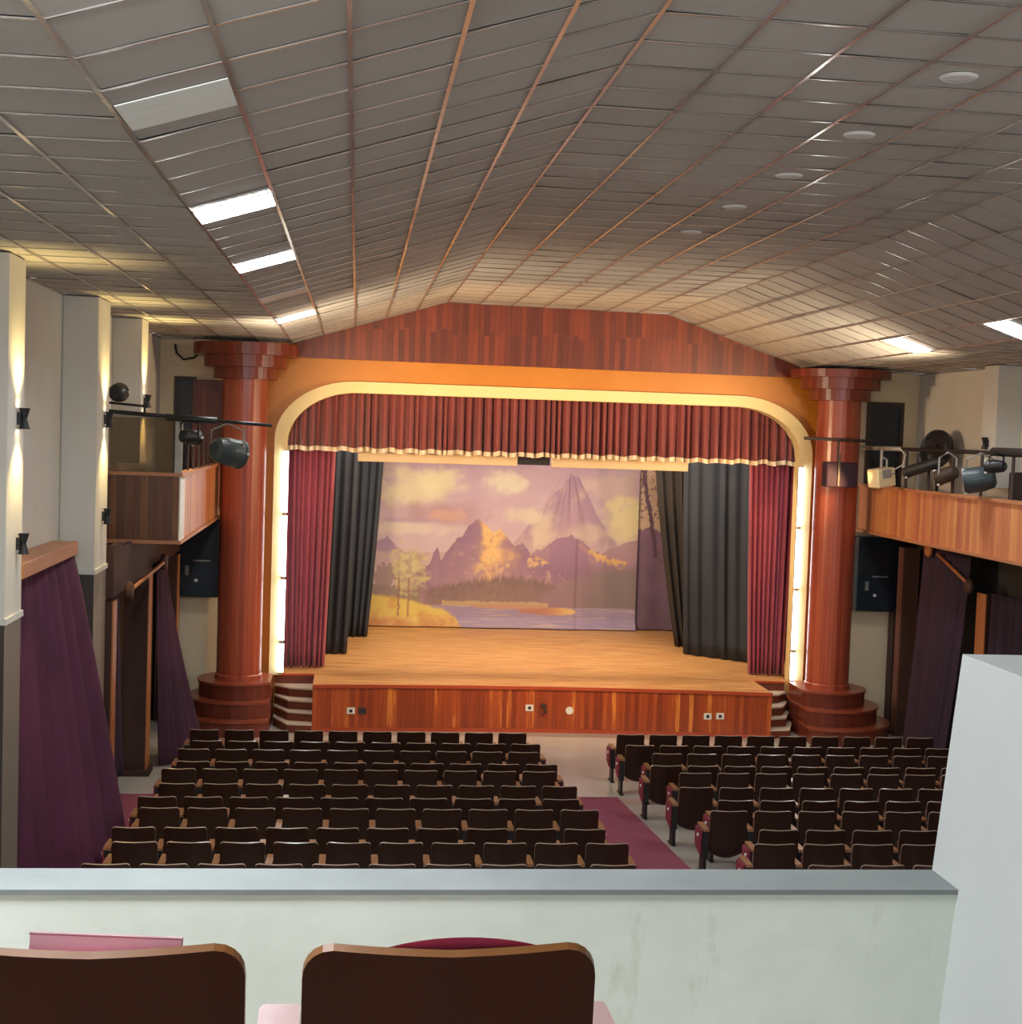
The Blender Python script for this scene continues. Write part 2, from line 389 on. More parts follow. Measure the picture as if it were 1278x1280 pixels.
# back wall doorways beside the columns, upper level
def doorway(x0, x1, leaf, n, lab):
    d = MB(); d.box(x0, x1, WALL_Y-.02, WALL_Y+.005, 3.95, 6.3)  # flat dark panel, its colour stands for the unlit space beyond
    o = struct(d.build('door_%d' % n, M['navy']), lab)
    f = MB(); f.box(x0-.07, x0, WALL_Y-.06, WALL_Y+.005, 3.95, 6.37); f.box(x1, x1+.07, WALL_Y-.06, WALL_Y+.005, 3.95, 6.37); f.box(x0, x1, WALL_Y-.06, WALL_Y+.005, 6.3, 6.37)
    f.build('door_frame', M['brownmetal'], o)
    if leaf:
        l = MB(); l.box(leaf[0], leaf[1], WALL_Y-.16, WALL_Y-.1, 3.95, 6.32); l.build('door_leaf', M['gable'], o)
doorway(-6.94, -6.68, (-6.66, -5.95), 1, 'upper doorway with open wooden leaf behind left column')
doorway(6.3, 6.9, None, 2, 'dark upper doorway behind right column')

# ------------------------------------------------------------------ stage
def front_y(x): return 26.62-.013*(x+.8)**2
b = MB(); n = 40; xl, xr = -4.3, 4.2
topy = []
for i in range(n):
    xa = xl+(xr-xl)*i/n; xb = xl+(xr-xl)*(i+1)/n
    b.add([(xa, front_y(xa), 0), (xb, front_y(xb), 0), (xb, front_y(xb), .81), (xa, front_y(xa), .81)], [(0, 1, 2, 3)])
b.add([(xl, front_y(xl), 0), (xl, front_y(xl), .81), (xl, 27.6, .81), (xl, 27.6, 0)], [(0, 1, 2, 3)])
b.add([(xr, front_y(xr), 0), (xr, 27.6, 0), (xr, 27.6, .81), (xr, front_y(xr), .81)], [(0, 1, 2, 3)])
stage = thing('stage', 'raised wooden stage with red plank front and tan boarded floor', 'stage', (0, 0, 0))
b.build('front_panel', M['stagefront'], stage)
b = MB()
for i in range(n):
    xa = xl+(xr-xl)*i/n; xb = xl+(xr-xl)*(i+1)/n
    ca = front_y(xa)-.03; cb = front_y(xb)-.03
    b.add([(xa, ca, .86), (xb, cb, .86), (xb, WALL_Y, .86), (xa, WALL_Y, .86)], [(0, 1, 2, 3)])
b.build('stage_floor', M['stagefloor'], stage)
b = MB(); b.box(-6.6, 6.6, WALL_Y+.3, 35.4, .0, .86); b.box(-4.92, 4.92, WALL_Y+.001, WALL_Y+.3, 0, .86); struct(b.build('floor_stage', M['stagefloor']))
for z0, z1, d, nm in ((.80, .862, .035, 'nosing'), (0.0, .07, .02, 'baseboard')):
    b = MB()
    for i in range(n):
        xa = xl+(xr-xl)*i/n; xb = xl+(xr-xl)*(i+1)/n
        ya, yb = front_y(xa), front_y(xb)
        b.add([(xa, ya-d, z0), (xb, yb-d, z0), (xb, yb-d, z1), (xa, ya-d, z1)], [(0, 1, 2, 3)]); b.add([(xa, ya-d, z1), (xb, yb-d, z1), (xb, yb, z1), (xa, ya, z1)], [(0, 1, 2, 3)])
    b.build(nm, M['nosing'], stage)
# stage house behind the arch
b = MB(); b.box(-6.8, -6.6, WALL_Y+.3, 35.6, 0, 8); b.box(6.6, 6.8, WALL_Y+.3, 35.6, 0, 8)
struct(b.build('wall_stage_sides', M['dark']))
b = MB(); b.box(-6.8, 6.8, 35.4, 35.6, 0, 8); struct(b.build('wall_back', M['dark']))
b = MB(); b.box(-6.8, 6.8, WALL_Y+.3, 35.6, 7.6, 7.8); struct(b.build('ceiling_stage', M['dark']))

def steps(side, lab):
    t = thing('stage_steps', lab, 'steps', (0, 0, 0), 0, 'steps beside the stage')
    xi = xl+.0 if side < 0 else xr; xo = -5.03 if side < 0 else 4.81
    fy_in = [26.30, 26.50, 26.72, 27.05]; fy_out = [27.0, 27.2, 27.35, 27.45]
    for k in range(4):
        z0, z1 = 0, .17*(k+1); yi, yo = fy_in[k], fy_out[k]
        poly = [(xi, yi), (xi+(xo-xi)*.62, yi+(.05 if k == 0 else .12)), (xo, yo), (xo, 27.565), (xi, 27.565)]
        if side > 0: poly = poly[::-1]
        o = MB(); o.prism(poly, lambda x, y: (x, y, .17*k+.001), lambda x, y: (x, y, z1-.03)); s = o.build('riser', M['riser'], t)
        o = MB(); o.prism([(x, y-.015*(i < 3) if side < 0 else y-.015*(i > 1)) for i, (x, y) in enumerate(poly)], lambda x, y: (x, y, z1-.03), lambda x, y: (x, y, z1)); o.build('tread', M['tread'], s)
    xa, xb = sorted((xi, xo)); o = MB(); o.box(xa, xb, 27.57, 27.61, .0, .83); o.build('riser', M['riser'], t); o = MB(); o.box(xa, xb, 27.555, 27.615, .83, .862); o.build('nosing', M['nosing'], t)
    return t
steps(-1, 'four pale winding steps left of the stage front'); steps(1, 'four pale winding steps right of the stage front')

def outlet(x, z, lab, round_=False, dark=False):
    y = front_y(x)
    if round_:
        o = MB(); o.lathe([(0, .02), (.07, .02), (.075, 0)], 20, M=Matrix.Translation((x, y-.005, z)) @ Matrix.Rotation(PI/2, 4, 'X')); return tag(o.build('round_plate', M['white'], smooth=False), lab, 'plate')
    t = thing('socket_plate', lab, 'socket', (x, y, z), 0, 'sockets on the stage front')
    o = MB(); o.rbox(-.075, .075, -.02, 0, -.06, .06, .006); o.build('plate', M['brownmetal'] if dark else M['white'], t)
    o = MB(); o.rbox(-.028, .028, -.027, -.019, -.028, .028, .003); o.build('socket_face', M['black'], t)
outlet(-3.6, .38, 'white socket plate at the left end of the stage front')
outlet(-3.39, .38, 'dark brown socket plate beside leftmost white socket', dark=True)
outlet(-.31, .46, 'white socket plate near the middle of the stage front')
outlet(.44, .42, 'round white cover plate near middle of the stage front', True)
outlet(3.02, .38, 'left white socket of the pair at right end of stage front')
outlet(3.25, .39, 'right white socket of the pair at right end of stage front')
o = MB(); o.lathe([(0, 0), (.05, .0), (.05, .05), (.03, .07), (0, .07)], 12, M=Matrix.Translation((-.05, front_y(-.05), .5)) @ Matrix.Rotation(PI/2, 4, 'X')); o.tube([(-.05, front_y(-.05)-.05, .5), (-.02, front_y(0)-.06, .38), (-.06, front_y(0)-.04, .33)], .025)
tag(o.build('pipe_tap', M['brownmetal']), 'small brown tap-like fitting beside the round white plate', 'fitting')

# columns
def column(x, lab):
    y = 26.85
    t = thing('column', lab, 'column', (x, y, 0), 0, 'red columns flanking the stage')
    o = MB(); o.lathe([(.43, .90), (.43, .98), (.405, 1.0), (.405, 6.36)], 40); o.build('shaft', M['column'], t, smooth=False)
    cap = MB(); zt = min(6.97, ceil_z(x)-.06)
    o = MB(); r0 = .56
    for r, z0, z1 in ((.57, 6.34, 6.56), (.74, 6.55, 6.77), (.93, 6.76, zt)):
        o.lathe([(.3, z0), (r, z0), (r, z1), (.3, z1)], 40)
    o.build('capital', planks('capital_wood', [(.1, srgb(92, 36, 24)), (.5, srgb(122, 50, 34)), (.95, srgb(146, 66, 44))], .12, 0, .3, .4, radius=.74), t)
    cut = .60                                          # the base is cut straight where the stage steps meet it
    for r, z0, z1 in ((1.08 if x < 0 else 1.2, 0, .3), (.92 if x < 0 else .98, .3, .6), (.74, .6, .9)):
        def arc(q):
            a = math.acos(min(1, cut/q)); a0, a1 = (a, 2*PI-a) if x < 0 else (-PI+a, PI-a)
            return [(q*math.cos(a0+(a1-a0)*i/40), min(q*math.sin(a0+(a1-a0)*i/40), .76)) for i in range(41)]
        o = MB(); o.prism(arc(r-.03), lambda px, py: (px, py, z0), lambda px, py: (px, py, z1-.04)); p = o.build('base_step', M['basewood'], t)
        o = MB(); o.prism(arc(r), lambda px, py: (px, py, z1-.04), lambda px, py: (px, py, z1)); o.build('step_top', M['steptop'], p)
column(-5.66, 'red wooden column left of the stage on stepped round base')
column(5.42, 'red wooden column right of the stage on stepped round base')

# LED tubes in the jambs
for s, nm in ((-1, 'left'), (1, 'right')):
    z = 5.07; pos = ('topmost', 'second from top', 'third from top', 'lowest short')
    for k in range(4):
        z1 = z; z0 = max(z-1.17, .9); z = z0-.03
        if z1-z0 < .1: break
        t = thing('led_tube', '%s white LED tube in the %s edge of stage opening' % (pos[k], nm), 'tube light', (s*4.93, WALL_Y-.17, z0), 0, 'LED tubes at the stage edges')
        o = MB(); o.tube([(0, 0, .015), (0, 0, z1-z0-.015)], .05, 12); o.build('diffuser', M['led_tube'], t, smooth=True)
        o = MB(); o.tube([(0, 0, 0), (0, 0, .016)], .052, 12); o.build('end_cap', M['graymetal'], t); o = MB(); o.tube([(0, 0, z1-z0-.016), (0, 0, z1-z0)], .052, 12); o.build('end_cap', M['graymetal'], t)

# ------------------------------------------------------------------ stage cloths
def cloth(name, mat, p0, p1, z0, z1, folds, amp, q0=None, q1=None, label=None, cat='curtain', group=None, seed=0, nu=None, nv=14, sharp=1, rag=0, top_fold=.55, flare_exp=1.35):
    """hanging cloth from p0..p1 (x, y at the top) to q0..q1 at the bottom"""
    q0 = q0 or p0; q1 = q1 or p1; nu = nu or int(folds*10); rnd = random.Random(seed)
    ph = [rnd.uniform(0, 6.28) for _ in range(4)]
    # irregular fold positions
    cuts = [0]
    for _ in range(int(folds)): cuts.append(cuts[-1]+rnd.uniform(.6, 1.5))
    tot = cuts[-1]; amps = [rnd.uniform(.55, 1.25) for _ in range(int(folds))]
    def fold(u):
        s = u*tot
        for i in range(len(cuts)-1):
            if cuts[i] <= s <= cuts[i+1]+1e-9:
                return amps[i]*(.5-.5*math.cos(2*PI*(s-cuts[i])/(cuts[i+1]-cuts[i])))**sharp
        return 0
    def fn(u, v):
        tx, ty = p0[0]+(p1[0]-p0[0])*u, p0[1]+(p1[1]-p0[1])*u; bx, by = q0[0]+(q1[0]-q0[0])*u, q0[1]+(q1[1]-q0[1])*u
        e = v**flare_exp; x = tx+(bx-tx)*e; y = ty+(by-ty)*e
        dx, dy = p1[0]-p0[0], p1[1]-p0[1]; L = math.hypot(dx, dy) or 1; nx, ny = dy/L, -dx/L
        a = amp*(top_fold+(1-top_fold)*v)*fold(u)
        zt = z1(u) if callable(z1) else z1; zb = z0(u) if callable(z0) else z0
        zz = zt+(zb-zt)*v
        if rag: zz += rag*v*math.sin(u*tot*2+ph[1])*.5
        return (x+nx*a, y+ny*a, zz)
    o = MB(); o.grid(nu, nv, fn); ob = o.build(name, mat, smooth=True, solid=.012)
    if label: tag(ob, label, cat, group)
    return ob, fn

# valance with white fringe
val, vf = cloth('valance', M['valance'], (-5.05, 28.02), (5.05, 28.02), 5.13, 6.4, 66, .24, seed=3, nu=700, nv=6, rag=.03, sharp=.6, label='gathered dark red valance across the top of stage opening', cat='valance')
fr = MB(); fr.grid(700, 1, lambda u, v: tuple(Vector(vf(u, 1.0))+Vector((0, -.012, .03-.085*v+.02*noise.noise(Vector((u*60, 0, 3)))))))
fr.build('fringe', M['fringe'], val, solid=.02)
ZS = .875
cloth('stage_curtain', M['redleg'], (-5.0, 28.35), (-4.02, 28.35), ZS, 5.6, 9, .16, (-4.92, 28.4), (-4.14, 28.4), 'red side curtain at the left of the stage', 'curtain', 'red stage side curtains', 5)
cloth('stage_curtain', M['redleg'], (4.14, 28.35), (5.1, 28.35), ZS, 5.6, 9, .16, (4.3, 28.4), (5.02, 28.4), 'red side curtain at the right of the stage', 'curtain', 'red stage side curtains', 6)
cloth('stage_curtain', M['blackleg'], (-4.5, 30.0), (-3.58, 30.0), ZS, 5.5, 5, .09, (-4.6, 30.0), (-3.72, 30.1), 'grey-black leg curtain just behind the left red curtain', 'curtain', 'black stage leg curtains', 7)
cloth('stage_curtain', M['blackleg'], (-4.2, 32.5), (-3.0, 32.5), ZS, 5.5, 7, .16, (-4.1, 32.5), (-3.28, 32.6), 'black leg curtain overlapping the left edge of the painted backdrop', 'curtain', 'black stage leg curtains', 8)
cloth('stage_curtain', M['blackleg'], (3.25, 30.3), (4.9, 30.0), ZS, 5.5, 7, .1, (3.55, 30.9), (4.95, 29.6), 'wide grey-black leg curtain beside the right red curtain', 'curtain', 'black stage leg curtains', 9)
cloth('stage_curtain', M['blackleg2'], (2.96, 32.0), (3.95, 32.0), ZS, 5.5, 5, .18, (3.6, 32.0), (4.1, 32.0), 'brown-black leg curtain overlapping the right side of painted backdrop', 'curtain', 'black stage leg curtains', 10)
# battens below the valance
for x0, x1, lab in ((-3.6, -.47, 'long beige batten under the left half of red valance'), (.21, 2.96, 'long beige batten under the right half of red valance')):
    o = MB(); o.rbox(x0, x1, 28.6, 28.66, 4.88, 5.3, .01); tag(o.build('batten', M['batten']), lab, 'batten', 'beige battens')
o = MB(); o.rbox(-.45, .19, 28.68, 28.9, 4.91, 5.3, .01); tag(o.build('black_box', M['black']), 'black box in the gap between two beige battens', 'box')

# painted backdrop: a landscape worked out point by point and held as the cloth's own pigment
def lerp(a, b_, t): t = max(0, min(1, t)); return tuple(a[i]+(b_[i]-a[i])*t for i in range(3))
def ss(a, b_, x): t = max(0, min(1, (x-a)/(b_-a))); return t*t*(3-2*t)
def fbm(x, y, s=0, o=4):
    v = 0; a = .5; f = 1
    for _ in range(o): v += a*noise.noise(Vector((x*f, y*f, s))); a *= .5; f *= 2
    return v
def poly_y(px, pts):
    if px <= pts[0][0]: return pts[0][1]
    for (xa, ya), (xb, yb) in zip(pts, pts[1:]):
        if px <= xb: return ya+(yb-ya)*(px-xa)/(xb-xa)
    return pts[-1][1]
FARPK = [(630, 690), (650, 668), (662, 652), (676, 648), (684, 622), (696, 608), (702, 606), (713, 586), (722, 588), (735, 610), (750, 640), (770, 668), (790, 690)]
MAIN = [(500, 735), (528, 712), (540, 705), (545, 690), (550, 682), (554, 700), (565, 684), (574, 670), (580, 668), (590, 652), (598, 646), (606, 652), (618, 662), (628, 658), (636, 668), (646, 680), (656, 676), (664, 686), (690, 700), (720, 730)]
LEFTM = [(440, 690), (470, 680), (487, 671), (500, 684), (520, 700), (540, 715)]
MIDR = [(640, 715), (662, 690), (680, 682), (700, 668), (716, 664), (730, 670), (738, 678), (748, 684), (770, 692), (800, 697), (850, 700)]
RIGHT = [(740, 700), (760, 684), (785, 672), (820, 662), (850, 655)]
SHORE = [(430, 748), (470, 742), (500, 745), (530, 752), (560, 760), (575, 770), (590, 800)]
def paint(px, py):
    n1 = fbm(px/22, py/18, 1); n2 = fbm(px/7, py/7, 5); n3 = fbm(px/50, py/24, 9)
    c = lerp((196, 152, 150), (214, 172, 158), ss(570, 700, py)+n3*.5)
    def blob(c, x, y, rx, ry, colr, k=1, edge=.5):
        d = math.hypot((px-x)/rx, (py-y)/ry)+n1*1.1+n2*.3
        return lerp(c, colr, k*(1-ss(1-edge, 1+edge, d)))
    c = blob(c, 522, 608, 46, 24, (232, 200, 146), .9); c = blob(c, 545, 598, 26, 16, (238, 210, 150), .7)
    c = blob(c, 632, 600, 24, 14, (232, 206, 160), .85); c = blob(c, 655, 640, 22, 10, (228, 196, 152), .7)
    c = blob(c, 560, 640, 52, 13, (186, 138, 132), .85); c = blob(c, 560, 643, 22, 8, (222, 160, 124), .7)
    c = blob(c, 512, 660, 50, 8, (228, 194, 158), .8); c = blob(c, 520, 650, 40, 3, (182, 140, 142), .6)
    c = blob(c, 600, 620, 40, 12, (198, 152, 150), .5)
    c = blob(c, 770, 600, 40, 18, (222, 178, 148), .7)
    yl = poly_y(px, LEFTM)
    if py > yl+n2*5: c = lerp((168, 128, 138), (196, 152, 142), (py-yl)/50)
    yf = poly_y(px, FARPK)+n2*4
    if py > yf:
        k = (py-yf); base = lerp((172, 128, 136), (198, 150, 144), k/90)
        base = lerp(base, (206, 158, 142), ss(.1, .5, fbm(px/10, py/30, 33)+.1))
        c = lerp(base, (224, 180, 146), ss(640, 690, py)*.5)
    c = blob(c, 682, 655, 14, 22, (230, 192, 150), .75)
    c = blob(c, 786, 642, 28, 27, (240, 204, 138), .95, .35); c = blob(c, 742, 660, 34, 10, (226, 184, 148), .6)
    yr = poly_y(px, RIGHT)+n2*3
    if py > yr and px > 740: c = lerp((186, 136, 128), (172, 126, 122), (py-yr)/40)
    ym = poly_y(px, MIDR)+n2*5
    if py > ym and px > 640:
        c = lerp((176, 126, 128), (146, 104, 108), (py-ym)/60)
        lit = ss(.0, .28, n2+.5*n1+.16)
        if 726 < px < 790 and py < ym+16: c = lerp(c, (238, 170, 96), lit*(1-ss(4, 18, py-ym)))
        if 690 < px < 740: c = lerp(c, (158, 110, 124), .6)
        c = lerp(c, (130, 92, 100), ss(.1, .4, abs(math.sin(px/6.3+n1*2)))*ss(690, 720, py)*.35)
    yM = poly_y(px, MAIN)+n2*4
    if py > yM and 500 < px < 720:
        ridge = 598+(py-646)*.10+n1*16
        shade = lerp((150, 106, 116), (182, 132, 124), (py-yM)/80+n1*.5)
        litc = lerp((238, 166, 92), (246, 192, 120), .5+n2)
        k = ss(-4, 8, px-ridge)*ss(.95, .35, (px-ridge)/72+(py-646)/190+n1*.8)
        k2 = ss(.02, .25, n1+n2*.7)*ss(560, 600, px)*ss(672, 700, py)*(1-ss(700, 735, py))
        c = lerp(shade, litc, max(k, k2*.8)); c = lerp(c, (164, 116, 118), ss(.08, .3, fbm(px/9, py/14, 21))*.5)
    # slopes and forest
    f1 = 724+8*math.sin(px/37)+fbm(px/3.2, 0, 31, 2)*16
    if py > f1 and 528 < px < 700: c = lerp(c, lerp((128, 96, 84), (146, 110, 92), (py-f1)/30+n2), ss(0, 7, py-f1)*ss(528, 545, px)*.92)
    f2 = poly_y(px, [(660, 745), (690, 728), (720, 712), (745, 705), (760, 700), (800, 697), (850, 700)])+n2*9
    if py > f2 and px > 665: c = lerp(c, lerp((156, 114, 110), (140, 114, 98), ss(700, 770, px)+n1*.6+n2*.4), ss(0, 14, py-f2)*ss(665, 690, px)*.9)
    if py > 733+fbm(px/4, 1, 40, 2)*10 and 440 < px < 530: c = lerp((142, 112, 92), (160, 128, 96), n1+.5)
    if 556 < px < 690 and 751+n2*3 < py < 760: c = lerp(c, (214, 168, 106), .7)
    # water
    if py > 757+n2*1.5: 
        c = lerp((176, 142, 142), (158, 126, 142), .5+n3+.5*fbm(px/40, py/2.5, 50))
        c = lerp(c, (196, 158, 140), ss(.05, .3, fbm(px/60, py/2, 61)))
    d = math.hypot((px-690)/36, (py-762)/5)+n1*.5
    if d < 1: c = lerp((188, 118, 88), (240, 176, 100), ss(680, 724, px))
    if math.hypot((px-640)/50, (py-757)/3) < 1: c = (196, 138, 102)
    ysh = poly_y(px, SHORE)+n2*4
    if py > ysh: c = lerp(c, lerp((238, 188, 84), (206, 128, 70), ss(755, 790, py)*.8+n1*1.3+n2*.5), ss(0, 6, py-ysh)*.95)
    # birch-like pale trees left
    tr = math.hypot((px-512)/24, (py-714)/30)+n2*.9+n1*.7
    if tr < 1.2: c = lerp(c, lerp((214, 182, 112), (168, 134, 104), ss(-.25, .3, n2)*.8), .85*(1-ss(.7, 1.2, tr)))
    tr = math.hypot((px-484)/14, (py-724)/22)+n2*.9
    if tr < .9: c = lerp((150, 116, 104), c, .25)
    for tx in (503, 515):
        if abs(px-tx-n2*2) < 1.1 and 722 < py < 772: c = lerp((150, 100, 76), c, .25)
    c = lerp(c, (190, 132, 120), .10)
    return (c[0]*.86, c[1]*.97, min(255, c[2]*1.1))
def paint_side(px, py):
    n1 = fbm(px/20, py/20, 71); n2 = fbm(px/6, py/6, 73)
    c = lerp((206, 160, 128), (222, 178, 130), n1+.5) if py < 655+n1*20 else lerp((146, 104, 112), (120, 90, 94), (py-655)/110+n1)
    br = abs(px-(808+(py-585)*.18)-n1*6)
    if br < 2.6 and py < 690: c = (112, 80, 84)
    if fbm(px/4, py/4, 80) > .12 and py < 640: c = lerp(c, (124, 90, 92), .75)
    return (c[0]*.84, c[1]*.92, c[2]*1.05)
def painted_mat():
    t = NT('painted_canvas'); a = t.n('ShaderNodeVertexColor', layer_name='paint'); t.set('Base Color', a.outputs['Color']); t.set('Roughness', .8); t.set('Specular IOR Level', .2)
    t.bump(t.noise(160), .05, .003); return t.m
M['painted'] = painted_mat()
def scenic(name, x0, x1, z0, z1, yfn, nx, nz, pf, label, cat):
    o = MB(); cols = []
    def fn(u, v):
        x = x0+(x1-x0)*u; z = z0+(z1-z0)*v
        px = 478+(x+3.02)/.0191; py = 580+(4.69-z)/.0187+(px-478)*.031
        cols.append(srgb(*[max(0, min(255, q)) for q in pf(px, py-(px-478)*.031+10*(px-478)/330*.0)])); return (x, yfn(x, z), z)
    o.grid(nx, nz, fn); ob = o.build(name, M['painted'], smooth=True)
    ca = ob.data.color_attributes.new('paint', 'FLOAT_COLOR', 'POINT')
    flat = [c for q in cols for c in q]; ca.data.foreach_set('color', flat)
    m = ob.modifiers.new('solid', 'SOLIDIFY'); m.thickness = .01; m.offset = 1
    return tag(ob, label, cat)
def bd_y(x, z):
    y = 34.5+.025*math.sin(x*3.1)+.012*math.sin(x*9+z)
    dx, dz = x-1.45, 4.9-z                          # pull folds fanning down from one hanging point
    if 0 < dz < 2.2: a = math.atan2(dx, dz); y += .03*math.sin(a*26)*math.exp(-(a/.5)**2)*ss(0, .5, dz)*(1-ss(1.2, 2.2, dz))
    y += .04*math.exp(-((x-1.72)/.05)**2)*ss(3.4, 2.6, z)
    if z < 1.1: y -= .25*(1.1-z)/.2*.6
    return y
scenic('painted_backdrop', -3.75, 3.16, .88, 4.95, bd_y, 330, 200, paint, 'large painted backdrop of golden mountains and lake at back of stage', 'backdrop')
scenic('painted_backdrop', 3.06, 4.5, .88, 4.95, lambda x, z: 34.62-.12*(x-3.1)+.04*math.sin(x*7), 70, 190, paint_side, 'narrow darker painted cloth with bare tree right of mountain backdrop', 'backdrop')

# ------------------------------------------------------------------ left wall: curtain with pelmet, portal under the box
o = thing('curtain_pelmet', 'tan wooden pelmet box over the big purple curtain', 'pelmet', (0, 0, 0))
b = MB(); b.rbox(-7.26, -6.95, 15.15, 18.1, 3.9, 4.06, .008); b.build('box', M['pelmetwood'], o)
def flare(name, mat, pts_top, pts_bot, z_top, zb, folds, amp, label, seed, split=None, nu=None):
    """curtain along the wall whose hem is dragged out into the room"""
    return cloth(name, mat, pts_top[0], pts_top[1], zb, z_top, folds, amp, pts_bot[0], pts_bot[1], label, 'curtain', 'purple side-aisle curtains', seed, nv=24, top_fold=.2, sharp=.65, nu=120, flare_exp=.85)
flare('aisle_curtain', M['purple'], ((-7.16, 15.3), (-7.16, 16.75)), ((-7.16, 15.15), (-6.95, 16.5)), 3.92, lambda u: floor_z(16)+.02, 4, .34, 'near half of long purple curtain under the wooden pelmet', 11)
flare('aisle_curtain', M['purple'], ((-7.15, 16.6), (-7.06, 18.3)), ((-6.9, 16.2), (-6.5, 17.9)), 3.92, lambda u: floor_z(16.9)+.02, 4, .36, 'far half of purple curtain under pelmet, hem dragged into the aisle', 12)

def portal_post(x, y0, y1, z0, z1, lab, mat='darkwood', wx=.36, face='orangewood'):
    s = -1 if x < 0 else 1
    t = thing('portal_post', lab, 'post', (0, 0, 0), 0, 'wooden posts under the side balconies')
    xa, xb = sorted((x, x+s*wx))
    o = MB(); o.box(xa, xb, y0, y1, z0, z1); o.build('post_body', M[mat], t)
    o = MB(); xa, xb = sorted((x, x-s*.02)); o.box(xa, xb, y0, y1, z0, z1); o.build('room_face', M[face], t)  # room-facing side of the post, mostly coloured as if lit orange
    o = MB(); xa, xb = sorted((x-s*.07, x+s*(wx+.03))); o.box(xa, xb, y0-.07, y1+.07, z0, z0+.09); o.build('plinth', M['darkwood'], t)
portal_post(-6.78, 19.62, 19.9, floor_z(19.7)+.002, 3.14, 'narrow wooden post beside the second left pilaster', wx=.3)
portal_post(-6.78, 23.0, 23.35, .002, 3.14, 'broad dark wooden post with orange-lit edge beneath left balcony')
portal_post(-6.78, 26.7, 26.95, .002, 3.14, 'slim wooden post near left column beneath balcony', wx=.2)
portal_post(6.78, 23.0, 23.35, .002, 3.14, 'orange-lit wooden post beneath the right balcony')
portal_post(6.78, 26.7, 26.95, .002, 3.6, 'slim reddish post near right column beneath balcony', wx=.3, face='redwood')
for s, nm in ((-1, 'left'), (1, 'right')):
    t = thing('curtain_rod', 'wooden curtain rod with round ends under %s balcony' % nm, 'curtain rod', (0, 0, 0), 0, 'curtain rods under the balconies')
    x = s*6.6
    o = MB(); o.tube([(x, 19.9, 3.26), (x, 23.4, 3.32)] if s < 0 else [(x, 23.3, 3.26), (x, 24.7, 3.66)], .03, 10); o.build('rod', M['orangewood'], t, smooth=True)
    for (y, z) in (((19.86, 3.26), (23.42, 3.32)) if s < 0 else ((23.3, 3.24), (25.1, 3.7))):
        o = MB(); o.lathe([(0, -.05), (.1, -.05), (.13, -.02), (.13, .02), (.1, .05), (0, .05)], 18, M=Matrix.Translation((x, y, z)) @ Matrix.Rotation(PI/2, 4, 'Y')); o.build('end_knob', M['darkwood'] if s < 0 or y < 24 else M['orangewood'], t, smooth=True)
cloth('aisle_curtain', M['darkpurple'], (-6.9, 20.0), (-6.9, 20.7), floor_z(20.2)+.5, 3.24, 4, .1, (-6.85, 20.0), (-6.8, 20.6), 'short dark purple curtain gathered beside narrow post', 'curtain', 'purple side-aisle curtains', 13)
cloth('aisle_curtain', M['midpurple'], (-6.72, 23.45), (-6.72, 24.3), .03, 3.3, 5, .14, (-6.65, 23.6), (-5.98, 24.3), 'purple curtain beyond the broad post, hem swept toward the seats', 'curtain', 'purple side-aisle curtains', 14, nv=24)
cloth('aisle_curtain', M['darkpurple'], (6.74, 25.6), (6.74, 23.6), .03, 3.72, 8, .14, (6.7, 25.9), (6.45, 23.7), 'dark curtain hanging beneath the right balcony', 'curtain', 'purple side-aisle curtains', 15, nv=20)
cloth('aisle_curtain', M['darkpurple'], (6.8, 22.8), (6.8, 20.0), .1, 3.2, 10, .14, None, None, 'dark purple curtain right of the orange-lit post', 'curtain', 'purple side-aisle curtains', 16, nv=10)

# ------------------------------------------------------------------ side balconies
def balcony_left():
    t = thing('side_balcony', 'left wooden box balcony with glass screen beside the column', 'balcony', (0, 0, 0))
    x0, x1, y0, y1 = -7.25, -6.13, 21.2, 27.45
    o = MB(); o.box(x0, x1, y0, y0+.06, 3.84, 4.76); o.build('end_panel', M['balend'], t)
    o = MB(); o.box(x1-.05, x1, y0+.06, y1, 3.84, 4.76); o.build('side_panel', M['balside'], t)
    o = MB(); o.box(x1, x1+.02, y0, y0+.55, 3.84, 4.76); o.build('white_corner_board', M['white'], t)
    o = MB(); o.box(x0, x1+.05, y0-.04, y0+.1, 4.76, 4.81); o.box(x1-.09, x1+.05, y0+.1, y1, 4.76, 4.81); o.build('cap_rail', M['pelmetwood'], t)
    o = MB(); o.box(x0, x1+.04, y0-.03, y0+.08, 3.79, 3.84); o.box(x1-.06, x1+.04, y0+.08, y1, 3.79, 3.84); o.build('bottom_lip', M['pelmetwood'], t)
    o = MB(); o.box(x0, x1-.05, y0+.06, y1, 3.8, 3.9); o.build('deck', M['darkwood'], t)
    o = MB(); o.box(x0+.02, -6.2, y0+.02, y0+.035, 4.81, 5.6); f = o.build('glass_screen', M['glass'], t)
    o = MB(); o.box(-6.2, -6.1, y0, y0+.06, 4.81, 5.58); o.box(x0, -6.2, y0, y0+.06, 5.58, 5.62); o.build('screen_frame', M['graymetal'], f)
    for k in range(5):
        o = MB(); o.box(x1-.04, x1-.01, 22.4+k*.75, 22.44+k*.75, 4.81, 5.35); o.build('baluster', M['brownmetal'], t)
    return t
balcony_left()
b = MB(); b.box(-6.83, -6.77, 21.16, 26.95, 3.2, 3.785); b.box(-6.83, -6.77, 20.3, 21.16, 3.2, 3.82); b.box(-6.83, -6.77, 19.62, 20.3, 3.2, 3.885); b.box(-7.2, -6.83, 19.62, 19.68, 3.2, 3.885); tag(b.build('portal_panel', M['darkwood']), 'dark wooden panel between curtain rod and underside of left balcony', 'panel')
